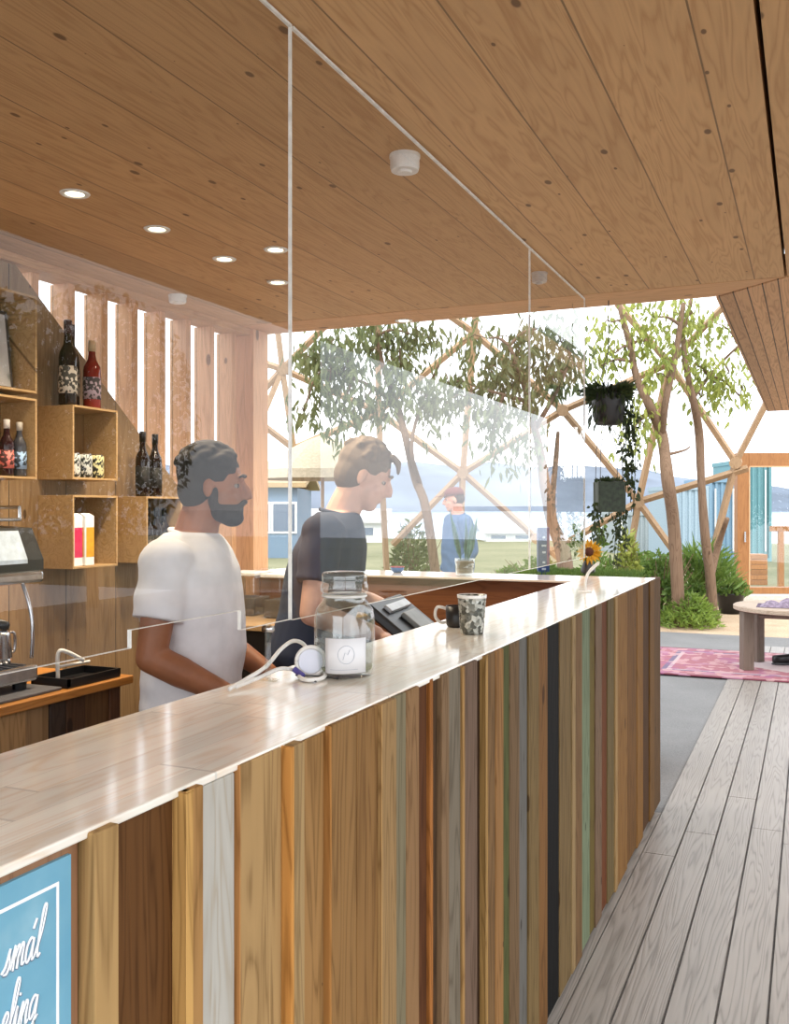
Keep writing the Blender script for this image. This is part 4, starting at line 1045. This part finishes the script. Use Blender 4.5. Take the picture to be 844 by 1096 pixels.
# round table
tb = thing('round_table', 'low round grey wooden table on the pink rug', 'table', (-.1, 9.64, .012))
b = MB(); b.lathe([(0, .545), (.57, .545), (.58, .552), (.58, .582), (.57, .59), (0, .59)], 48); b.build('tabletop', M['table'], tb)
lm = wood('leg_wood', (112, 98, 86), 'z', dark=.6)
for a in (207, 140, 27, -30):
    q = math.radians(a); MB().bevbox(-.05, .05, -.05, .05, 0, .544, .005, Matrix.Translation((.5*math.cos(q), .5*math.sin(q), 0)) @ Matrix.Rotation(q, 4, 'Z')).build('leg', lm, tb)
b = MB()
for a in (207, 140, 27, -30):
    a2 = {207: 140, 140: 27, 27: -30, -30: 207}[a]; q, q2 = math.radians(a), math.radians(a2)
    p, r = Vector((.48*math.cos(q), .48*math.sin(q), .51)), Vector((.48*math.cos(q2), .48*math.sin(q2), .51)); b.tube([p.lerp(r, .11), p.lerp(r, .89)], .03, 4)
b.build('apron', lm, tb)
# crumpled scarf on the table
o = thing('scarf', 'crumpled grey purple scarf lying on the round table', 'scarf', (-.12, 9.5, .6022))
b = MB(); n = 26; vs = []; fs = []
for i in range(n):
    for j in range(n):
        x, y = (i/(n-1)-.5)*.62, (j/(n-1)-.5)*.4; f = max(0, 1-(2*x/.62)**2)*max(0, 1-(2*y/.4)**2)
        z = .004+f**.5*(.035+.06*abs(noise.noise(Vector((x*9, y*9, 2)))) + .03*math.sin(x*50+4*noise.noise(Vector((x*5, y*5, 0)))))
        vs.append((x, y, max(.003, z)))
for i in range(n-1):
    for j in range(n-1): fs.append((i*n+j, i*n+j+1, (i+1)*n+j+1, (i+1)*n+j))
b.add(vs, fs); so = b.build('cloth', plain('scarf_cloth', (142, 128, 146), .9, var=.25, nscale=25), o, smooth=True)
b = MB()
for s_ in (-1, 1):
    for k in range(18): y = -.19+.0224*k; b.tube([(s_*.308, y, .004), (s_*.34, y+.004, .003)], .0018, 5)
b.build('fringe', plain('scarf_fringe', (120, 108, 126), .9), o)
# black shoe on the rug
sh = atZ(838, 711, .0125)
o = thing('shoe', 'black shoe standing on the rug by the table', 'shoe', (sh.x+.05, sh.y, .0125), math.radians(25))
b = MB(); b.loft([((-.15, 0, .05), (0, .034, 0), (0, 0, .038)), ((-.05, 0, .055), (0, .036, 0), (0, 0, .045)), ((.05, 0, .06), (0, .038, 0), (0, 0, .05)), ((.12, 0, .07), (0, .038, 0), (0, 0, .06)), ((.16, 0, .06), (0, .03, 0), (0, 0, .045))])
b.build('upper', M['black'], o, smooth=True)
b = MB(); b.lathe([(.04, 0), (.042, .01), (.04, .02)], 20, (0, 0, 0), 4.1, 1.0); b.build('sole', M['dark'], o)

# ================================================================ THINGS FARTHER OUT
def container(px0, px1, pt, pb, d, colr, label):
    a = atD(px0, pb, d); c = atD(px1, pb, d); z1 = atD(px0, pt, d).z; a.z = c.z = -.04
    L = (c-a).length; ang = math.atan2(c.y-a.y, c.x-a.x)
    o = thing('shipping_container', label, 'container', a, ang, 'containers across the meadow')
    m = plain('container_paint', colr, .6, var=.06)
    b = MB(); h = z1+.04; n = max(4, int(L/.16)); pts = []
    for k in range(n):
        x = L*k/n; w = L/n
        pts += [(x+.0*w, 0), (x+.35*w, 0), (x+.5*w, .05), (x+.85*w, .05)]
    pts += [(L, 0), (L, 2.4), (0, 2.4)]
    b.prism(pts, 'z', .1, h-.12); b.build('ribbed_walls', m, o)
    b = MB(); b.box(-.03, L+.03, -.03, 2.43, h-.12, h); b.box(-.03, L+.03, -.03, 2.43, 0, .1)
    for x in (-.03, L-.05): b.box(x, x+.08, -.03, .04, .1, h-.12)
    b.build('frame', m, o)
    b = MB()
    for x in (.15, L-.15):
        b.box(x-.02, x+.02, -.04, -.031, .3, h-.3)
    b.build('lock_bars', M['edge'], o)
container(660, 716, 548, 598, 33, (150, 160, 164), 'pale grey container across the meadow behind the climbing plant')
container(717, 757, 520, 600, 28, (146, 166, 180), 'pale blue container between the two right tree trunks')
container(759.5, 789.5, 512, 601, 28, (112, 142, 164), 'mid blue container between the slim trunk and the door')
container(792, 824, 492, 601, 28, (100, 144, 150), 'teal container seen through the glazed door')
# grey mast block seen through the door far side
# tan roofed houses at the left
def house(px0, px1, peave, pridge, d, wallc, roofc, label, depth=5):
    a = atD(px0, 560, d); c = atD(px1, 560, d); a.z = c.z = -.04; L = (c-a).length; ang = math.atan2(c.y-a.y, c.x-a.x)
    ze = atD(px0, peave, d).z+.04; zr = atD(px0, pridge, d).z+.04
    o = thing('house', label, 'house', a, ang, 'houses past the meadow')
    MB().box(0, L, 0, depth, 0, ze).build('walls', plain('house_wall', wallc, .8), o)
    b = MB(); b.prism([(-.3, ze+.005), (depth/2, zr), (depth+.3, ze+.005), (depth+.3, ze+.15), (depth/2, zr+.16), (-.3, ze+.15)], 'x', -.3, L+.3); b.build('roof', plain('house_roof', roofc, .8), o)
    n = max(2, int(L/1.6))
    for k in range(n):
        x = L*(k+.5)/n; f = MB(); f.box(x-.4, x+.4, -.05, -.001, ze*.35, ze*.8); fo = f.build('window', M['edge'], o)
        g = MB(); g.box(x-.34, x+.34, -.06, -.051, ze*.38, ze*.77); g.build('pane', plain('pane_dark', (90, 104, 122), .15), fo)
house(262, 318, 522, 505, 30, (112, 134, 156), (170, 146, 110), 'blue house with tan roof seen beside the corner post')
house(330, 412, 560, 548, 44, (222, 224, 224), (178, 176, 176), 'low white house with grey roof seen behind the man in navy')
house(520, 572, 571, 562, 45, (228, 230, 230), (190, 192, 196), 'low white house across the water meadow left of the blue box')
# parasol
pc = atD(345, 600, 13.4)
o = thing('parasol', 'cream parasol with tan underside behind the man in navy', 'parasol', (pc.x, pc.y, -.012))
b = MB(); b.lathe([(0, 2.56), (.25, 2.47), (.62, 2.27), (.98, 2.05), (.985, 1.93), (.96, 1.93), (.955, 2.03), (.6, 2.24), (.24, 2.44), (0, 2.53)], 8); b.build('canopy', plain('parasol_cloth', (196, 182, 156), .9), o)
b = MB(); b.tube([(0, 0, 0), (0, 0, 2.52)], .024, 12); b.build('pole', M['lattice'], o, smooth=True)
for k in range(8):
    a = 2*PI*k/8; MB().tube([(0, 0, 2.02), (.5*math.cos(a), .5*math.sin(a), 2.26)], .01, 6).build('rib', M['lattice'], o)
MB().lathe([(.24, 0), (.24, .05), (.05, .08), (.05, .25), (0, .25)], 24).build('base', M['dark'], o)
# unseen trees added outside the frame to darken the reflections in the acrylic screens
def added_side_tree(x, y, h, r, seed, label):
    rnd = random.Random(seed)
    o = thing('added_reflection_tree', label, 'tree', (x, y, -.02), 0, 'unseen trees added to dim reflections')
    b = MB(); b.tube(cat_rom([(0, 0, 0), (.05, .03, h*.3), (-.04, .05, h*.6), (0, 0, h*.85)], 4), .09, 8); b.build('trunk', M['bark'], o, smooth=True)
    lf = MB()
    for k in range(7000):
        a = rnd.uniform(0, 2*PI); ph = math.acos(rnd.uniform(-1, 1)); q = rnd.random()**.4*r
        p = Vector((q*math.sin(ph)*math.cos(a), q*math.sin(ph)*math.sin(a), h*.62+q*math.cos(ph)*h*.42/r))
        leaf_mesh(lf, p, rnd.uniform(.10, .18), .055, (rnd.gauss(0, .6), rnd.gauss(0, .6), -.6), rnd)
    lf.build('foliage', M['leaf_olive'], o)
for i, (x, y, h, r) in enumerate([(7.5, 2.3, 4.0, 1.4), (8.4, 5.4, 4.6, 1.6), (7.5, 8.5, 4.2, 1.5), (8.2, 11.6, 4.8, 1.6)]):
    added_side_tree(x, y, h, r, 80+i, 'leafy tree added out of view beyond the right edge to dim the screen reflections')
# ================================================================ PEOPLE
def bake(o):
    dg = bpy.context.evaluated_depsgraph_get(); dg.update()
    me = bpy.data.meshes.new_from_object(o.evaluated_get(dg)); old = o.data
    o.modifiers.clear(); o.data = me
    for p in me.polygons: p.use_smooth = True
    bpy.data.meshes.remove(old)
def blob(mb, name, mat, par, vox=.006, it=4, label=None):
    o = mb.build(name, mat, par, smooth=True, label=label)
    r = o.modifiers.new('r', 'REMESH'); r.mode = 'VOXEL'; r.voxel_size = vox; r.use_smooth_shade = True
    s = o.modifiers.new('s', 'SMOOTH'); s.factor = .5; s.iterations = it
    bake(o); return o
def limb(b, pts, rads, n=14):
    P = [Vector(p) for p in pts]
    sm = cat_rom(P, 6); rr = []
    for k in range(len(sm)):
        t = k/6; a = min(int(t), len(rads)-1); c = min(a+1, len(rads)-1); rr.append(rads[a]+(rads[c]-rads[a])*(t-int(t)))
    b.tube(sm, rr, n); b.ell(P[0], (rads[0],)*3); b.ell(P[-1], (rads[-1],)*3)
def hand(b, wr, el, side, curl=.5):
    d = (Vector(wr)-Vector(el)).normalized()
    s = d.cross(Vector((0, 0, 1)));
    if s.length < .2: s = Vector((0, 1, 0))
    s = s.normalized(); n = s.cross(d).normalized()      # s: across the palm, n: out of the back of the hand
    p = Vector(wr)
    R = Matrix((d, s, n)).transposed()
    b.ell(p+d*.048, (.052, .042, .017), rot=R)
    for i, (off, L) in enumerate([(-.033, .072), (-.011, .082), (.011, .078), (.032, .062)]):
        q = p+d*.085+s*off; f = []
        for k in range(5):
            t = k/4; ang = curl*1.6*t
            f.append(q+d*(L*t*math.cos(ang*.6))-n*(L*t*math.sin(ang*.6)))
        b.tube(f, [.0088, .0085, .008, .0075, .006], 8)
    th = [p+d*.02+s*(-side*.03), p+d*.045+s*(-side*.055)-n*.01, p+d*.075+s*(-side*.062)-n*.022]
    b.tube(cat_rom(th, 4), [.013]*4+[.0105]*4+[.008], 8)
def person(label, loc, rz, J, skin, shirtc, pantc, shoec, hairc, build=1.0, sleeve=.62, beard=None, cap=None, long_sleeve=False, group=None, hair_style='short'):
    o = thing('person', label, 'person', loc, rz)
    sk = plain('skin', skin, .5, var=.06, nscale=18, Subsurface_Weight=.08, Subsurface_Radius=(.012, .005, .003))
    sh = plain('shirt_cloth', shirtc, .85, var=.04, nscale=12); pt = plain('trouser_cloth', pantc, .9, var=.08, nscale=20)
    hr = plain('hair', hairc, .9, var=.12, nscale=14)
    V = lambda p: Vector(p)
    pel, che, nb, hc = V(J['pelvis']), V(J['chest']), V(J['neck']), V(J['head'])
    HR = Matrix.Rotation(J.get('yaw', 0), 3, 'Z') @ Matrix.Rotation(J.get('pitch', 0), 3, 'Y')
    hp = lambda x, y, z: hc+HR @ Vector((x, y, z))
    b = MB()
    # head
    b.ell(hp(-.012, 0, .025), (.098, .077, .098), rot=HR); b.ell(hp(.03, 0, -.04), (.064, .060, .082), rot=HR)
    b.ell(hp(.052, 0, -.092), (.034, .034, .028), rot=HR)                               # chin
    b.tube([hp(.088, 0, .018), hp(.108, 0, -.012), hp(.112, 0, -.026), hp(.092, 0, -.036)], [.008, .012, .015, .012], 10)   # nose
    b.ell(hp(.083, 0, .03), (.012, .045, .010), rot=HR)                                 # brow
    b.ell(hp(.086, 0, -.058), (.010, .024, .006), rot=HR); b.ell(hp(.085, 0, -.068), (.010, .021, .006), rot=HR)     # lips
    for s_ in (-1, 1):
        b.ell(hp(-.012, s_*.078, -.008), (.018, .008, .032), rot=HR @ Matrix.Rotation(s_*.3, 3, 'Z')); b.ell(hp(.055, s_*.04, -.03), (.024, .02, .022), rot=HR)
    limb(b, [nb-Vector((0, 0, .05)), nb.lerp(hc, .4), hp(-.02, 0, -.05)], [.068*build, .058*build, .056*build])
    # torso
    fw = Vector((1, 0, 0))
    def ring(c, hx, hy): return (c, (hx, 0, 0), (0, hy, 0))
    def torso(b, e, low=-.12):
        mid = pel.lerp(che, .5)
        b.loft([ring(pel+Vector((0, 0, low)), .108*build+e, .158*build+e), ring(pel, .118*build+e, .168*build+e), ring(mid+Vector((.012, 0, 0)), .122*build+e, .155*build+e),
                ring(che, .122*build+e, .178*build+e), ring(che.lerp(nb, .4), .110*build+e, .180*build+e), ring(che.lerp(nb, .72), .088*build+e, .145*build+e), ring(che.lerp(nb, .9), .07*build+e, .105*build+e), ring(nb, .062*build+e*.6, .075*build+e*.6)])
    torso(b, 0)
    for sd in ('R', 'L'):
        s_ = -1 if sd == 'R' else 1
        S, E, W = V(J['sh'+sd]), V(J['el'+sd]), V(J['wr'+sd])
        limb(b, [S, S.lerp(E, .5), E], [.046*build, .047*build, .041*build]); limb(b, [E, E.lerp(W, .35), W], [.041*build, .042*build, .027*build])
        hand(b, W, E, s_)
        hp_, kn, an = V(J['hip'+sd]), V(J['kn'+sd]), V(J['an'+sd])
        limb(b, [hp_, hp_.lerp(kn, .5), kn], [.085*build, .075*build, .056*build]); limb(b, [kn, kn.lerp(an, .35), an], [.056*build, .055*build, .038*build])
        b.tube([an, an+Vector((.05, 0, -.05)), an+Vector((.14, 0, -.06))], [.04, .035, .025], 10)
    blob(b, 'body', sk, o, .0055, 3)
    # eyes, brows
    for s_ in (-1, 1):
        e = MB(); e.ell(hp(.0705, s_*.031, .004), (.0095, .0115, .0075), rot=HR); eo = e.build('eye', plain('eye_white', (158, 148, 140), .4), o, smooth=True)
        e = MB(); e.ell(hp(.0775, s_*.031, .004), (.0042, .0078, .007), rot=HR); e.build('iris', plain('eye_dark', (40, 28, 20), .15), eo, smooth=True)
        e = MB(); e.tube([hp(.092, s_*.014, .034), hp(.094, s_*.032, .038), hp(.083, s_*.052, .032)], [.004, .0055, .003], 8); e.build('eyebrow', hr, o, smooth=True)
    rnd = random.Random(int(loc[1]*100))
    h = MB()
    if cap:
        h.ell(hp(-.03, 0, .01), (.092, .083, .075), rot=HR)
    else:
        h.ell(hp(-.024, 0, .045), (.104, .086, .094), rot=HR); h.ell(hp(-.05, 0, -.01), (.072, .083, .08), rot=HR)
        for k in range(130):
            a = rnd.uniform(0, 2*PI); ph = rnd.uniform(0, 1.35); q = Vector((math.sin(ph)*math.cos(a)*.104-.024, math.sin(ph)*math.sin(a)*.086, math.cos(ph)*.094+.045))
            if q.x > .06: continue
            h.ell(hp(*q), (.016, .014, .012), 8, 6)
        if hair_style == 'fringe':
            for k in range(14): h.tube([hp(.06, -.05+.0077*k, .11), hp(.095, -.055+.0085*k, .095), hp(.112, -.055+.0085*k, .05+.015*rnd.random())], [.012, .012, .004], 8)
    blob(h, 'hair', hr, o, .006, 2)
    if beard:
        h = MB(); h.ell(hp(.032, 0, -.074), (.066, .0625, .046), rot=HR); [h.ell(hp(.004, q*.066, -.035), (.018, .01, .045), rot=HR) for q in (-1, 1)]; h.ell(hp(.06, 0, -.1), (.04, .036, .03), rot=HR)
        h.tube([hp(.088, -.032, -.06), hp(.1, -.014, -.046), hp(.1, .014, -.046), hp(.088, .032, -.06)], [.006, .009, .009, .006], 8)
        blob(h, 'beard', plain('beard', beard, .9, var=.12, nscale=14), o, .006, 2)
    if cap:
        cm = plain('cap_cloth', cap, .85)
        h = MB(); h.loft([(hp(-.012, 0, .045), HR @ Vector((.108, 0, 0)), HR @ Vector((0, .088, 0))), (hp(-.012, 0, .09), HR @ Vector((.1, 0, 0)), HR @ Vector((0, .083, 0))), (hp(-.014, 0, .122), HR @ Vector((.072, 0, 0)), HR @ Vector((0, .062, 0))), (hp(-.014, 0, .134), HR @ Vector((.02, 0, 0)), HR @ Vector((0, .02, 0)))])
        co = h.build('cap', cm, o, smooth=True)
        h = MB(); h.loft([(hp(.12, 0, .05), HR @ Vector((.07, 0, 0)), HR @ Vector((0, .068, 0))), (hp(.12, 0, .056), HR @ Vector((.068, 0, 0)), HR @ Vector((0, .066, 0)))]); h.build('brim', cm, co, smooth=True)
    # shirt
    b = MB(); e = .018*build
    torso(b, e+.004, -.15)
    for sd in ('R', 'L'):
        S, E, W = V(J['sh'+sd]), V(J['el'+sd]), V(J['wr'+sd])
        if long_sleeve: limb(b, [S, S.lerp(E, .5), E, E.lerp(W, .5), E.lerp(W, .92)], [.075*build, .066*build, .058*build, .052*build, .044*build])
        else:
            en = S.lerp(E, sleeve); S2 = S+Vector((0, 0, -.006)); b.ell(S2, (.074*build, .068*build, .066*build)); b.tube([S2, S2.lerp(en, .5), en], [.067*build, .068*build, .069*build], 18)
    so = blob(b, 'shirt' if not long_sleeve else 'jacket', sh, o, .007, 5)
    # folds in the cloth
    me = so.data
    cn = [(v.co.copy(), v.normal.copy()) for v in me.vertices]; flat = []
    for p, nv in cn:
        k = noise.noise(Vector((p.x*7, p.y*7, p.z*4.5)))+.6*math.sin(p.z*38+6*noise.noise(p*4))*max(0, noise.noise(p*3+Vector((5, 1, 2)))+.2)
        flat += list(p+nv*(.007*k))
    me.vertices.foreach_set('co', flat); me.update()
    b = MB(); q = 20; cr = []
    for k in range(q+1):
        a = 2*PI*k/q; cr.append(nb+Vector((.063*build*math.cos(a), .074*build*math.sin(a), -.006-.016*math.cos(a))))
    b.tube(cr, .0075, 8); b.build('collar', sh, o, smooth=True)
    # trousers, belt line, shoes
    b = MB(); b.loft([ring(pel+Vector((0, 0, .03)), .116*build+.003, .162*build+.003), ring(pel, .118*build+.004, .168*build+.004), ring(pel+Vector((0, 0, -.11)), .105*build+.004, .158*build+.004)])
    for sd in ('R', 'L'):
        hp_, kn, an = V(J['hip'+sd]), V(J['kn'+sd]), V(J['an'+sd])
        limb(b, [hp_, hp_.lerp(kn, .5), kn, kn.lerp(an, .5), an+Vector((0, 0, .02))], [.1*build, .092*build, .075*build, .068*build, .06*build])
    blob(b, 'trousers', pt, o, .008, 4)
    for sd in ('R', 'L'):
        an = V(J['an'+sd]); b = MB()
        b.loft([(an+Vector((-.055, 0, -.045)), (0, .034, 0), (0, 0, .036)), (an+Vector((-.01, 0, -.03)), (0, .042, 0), (0, 0, .052)), (an+Vector((.07, 0, -.042)), (0, .045, 0), (0, 0, .038)), (an+Vector((.16, 0, -.055)), (0, .042, 0), (0, 0, .025)), (an+Vector((.2, 0, -.06)), (0, .02, 0), (0, 0, .015))])
        b.build('shoe', plain('shoe_leather', shoec, .5), o, smooth=True)
    return o
def legs(dx=0.0):
    return dict(hipR=(dx, -.085, .88), hipL=(dx, .085, .88), knR=(dx*.5+.02, -.095, .48), knL=(dx*.5+.02, .095, .48), anR=(-.03, -.105, .085), anL=(-.03, .105, .085))
J = legs(); J.update(pelvis=(0, 0, .95), chest=(.0, 0, 1.23), neck=(.0, 0, 1.425), head=(.075, 0, 1.575), pitch=.05, yaw=.15,
    shR=(-.02, -.195, 1.345), shL=(.0, .195, 1.345), elR=(-.05, -.255, 1.055), elL=(.0, .25, 1.06), wrR=(.185, -.20, .93), wrL=(.22, .17, .94))
person('man in a plain white t-shirt with dark hair and beard, standing behind the counter', (-1.845, 2.58, 0), math.radians(19), J, (152, 98, 66), (226, 226, 230), (70, 74, 84), (60, 50, 44), (40, 34, 32), build=1.12, beard=(44, 36, 34))
J = legs(-.08); J.update(pelvis=(-.08, 0, .97), chest=(-.0, 0, 1.27), neck=(.045, 0, 1.49), head=(.15, 0, 1.625), pitch=.42, yaw=0,
    shR=(.0, -.185, 1.42), shL=(.02, .185, 1.42), elR=(-.04, -.25, 1.13), elL=(.1, .24, 1.14), wrR=(.19, -.19, 1.05), wrL=(.3, .12, 1.08))
person('man in a navy t-shirt looking down behind the counter, next to the upright screen edge', (-1.69, 3.22, 0), math.radians(25), J, (206, 164, 144), (44, 54, 76), (40, 42, 50), (50, 44, 40), (112, 98, 86), build=1.06, hair_style='fringe')
J = legs(); J.update(pelvis=(0, 0, .96), chest=(-.01, 0, 1.26), neck=(.0, 0, 1.46), head=(.05, 0, 1.61), pitch=.12, yaw=-.35,
    shR=(0, -.19, 1.38), shL=(0, .19, 1.38), elR=(-.06, -.28, 1.1), elL=(-.04, .28, 1.1), wrR=(.05, -.29, .86), wrL=(.1, .27, .87))
person('man in a denim blue jacket and dark red cap standing outside past the far counter', (-3.39, 9.43, -.012), math.radians(222), J, (196, 140, 116), (74, 98, 130), (150, 172, 196), (60, 56, 54), (60, 44, 38), build=1.12, long_sleeve=True, cap=(104, 54, 50))

# ================================================================ LIGHT, WORLD, CAMERA
W = bpy.data.worlds.new('sky'); SC.world = W; W.use_nodes = True
nt = W.node_tree; nt.nodes.clear()
out = nt.nodes.new('ShaderNodeOutputWorld'); bg = nt.nodes.new('ShaderNodeBackground'); nt.links.new(bg.outputs[0], out.inputs[0])
tc = nt.nodes.new('ShaderNodeTexCoord'); mp = nt.nodes.new('ShaderNodeMapping'); nt.links.new(tc.outputs['Generated'], mp.inputs[0]); mp.inputs['Scale'].default_value = (1.5, 1.5, 4)
nz = nt.nodes.new('ShaderNodeTexNoise'); nt.links.new(mp.outputs[0], nz.inputs[0]); nz.inputs['Scale'].default_value = 2; nz.inputs['Detail'].default_value = 5
rp = nt.nodes.new('ShaderNodeValToRGB'); nt.links.new(nz.outputs[0], rp.inputs[0])
rp.color_ramp.elements[0].position = .35; rp.color_ramp.elements[0].color = (.86, .92, 1.0, 1)
rp.color_ramp.elements[1].position = .65; rp.color_ramp.elements[1].color = (1, 1, 1, 1)
nt.links.new(rp.outputs[0], bg.inputs[0]); bg.inputs[1].default_value = SKY = 2.4
S = bpy.data.lights.new('sun', 'SUN'); S.energy = 2.0; S.angle = math.radians(25); S.color = (1, .97, .92)
so = bpy.data.objects.new('sun', S); COL.objects.link(so); so.rotation_euler = (math.radians(38), math.radians(28), 0)
cam = bpy.data.cameras.new('camera'); co = bpy.data.objects.new('camera', cam); COL.objects.link(co); SC.camera = co
co.location = (0, 0, H); co.rotation_euler = (PI/2, 0, TH)
cam.sensor_fit = 'VERTICAL'; cam.sensor_height = 36; cam.lens = 36*F/1096; cam.shift_y = -(548-HY)/1096; cam.clip_start = .05; cam.clip_end = 3000
SC.view_settings.view_transform = 'Standard'; SC.view_settings.look = 'None'; SC.view_settings.gamma = 1; SC.view_settings.use_curve_mapping = False
SC.view_settings.exposure = 0.15
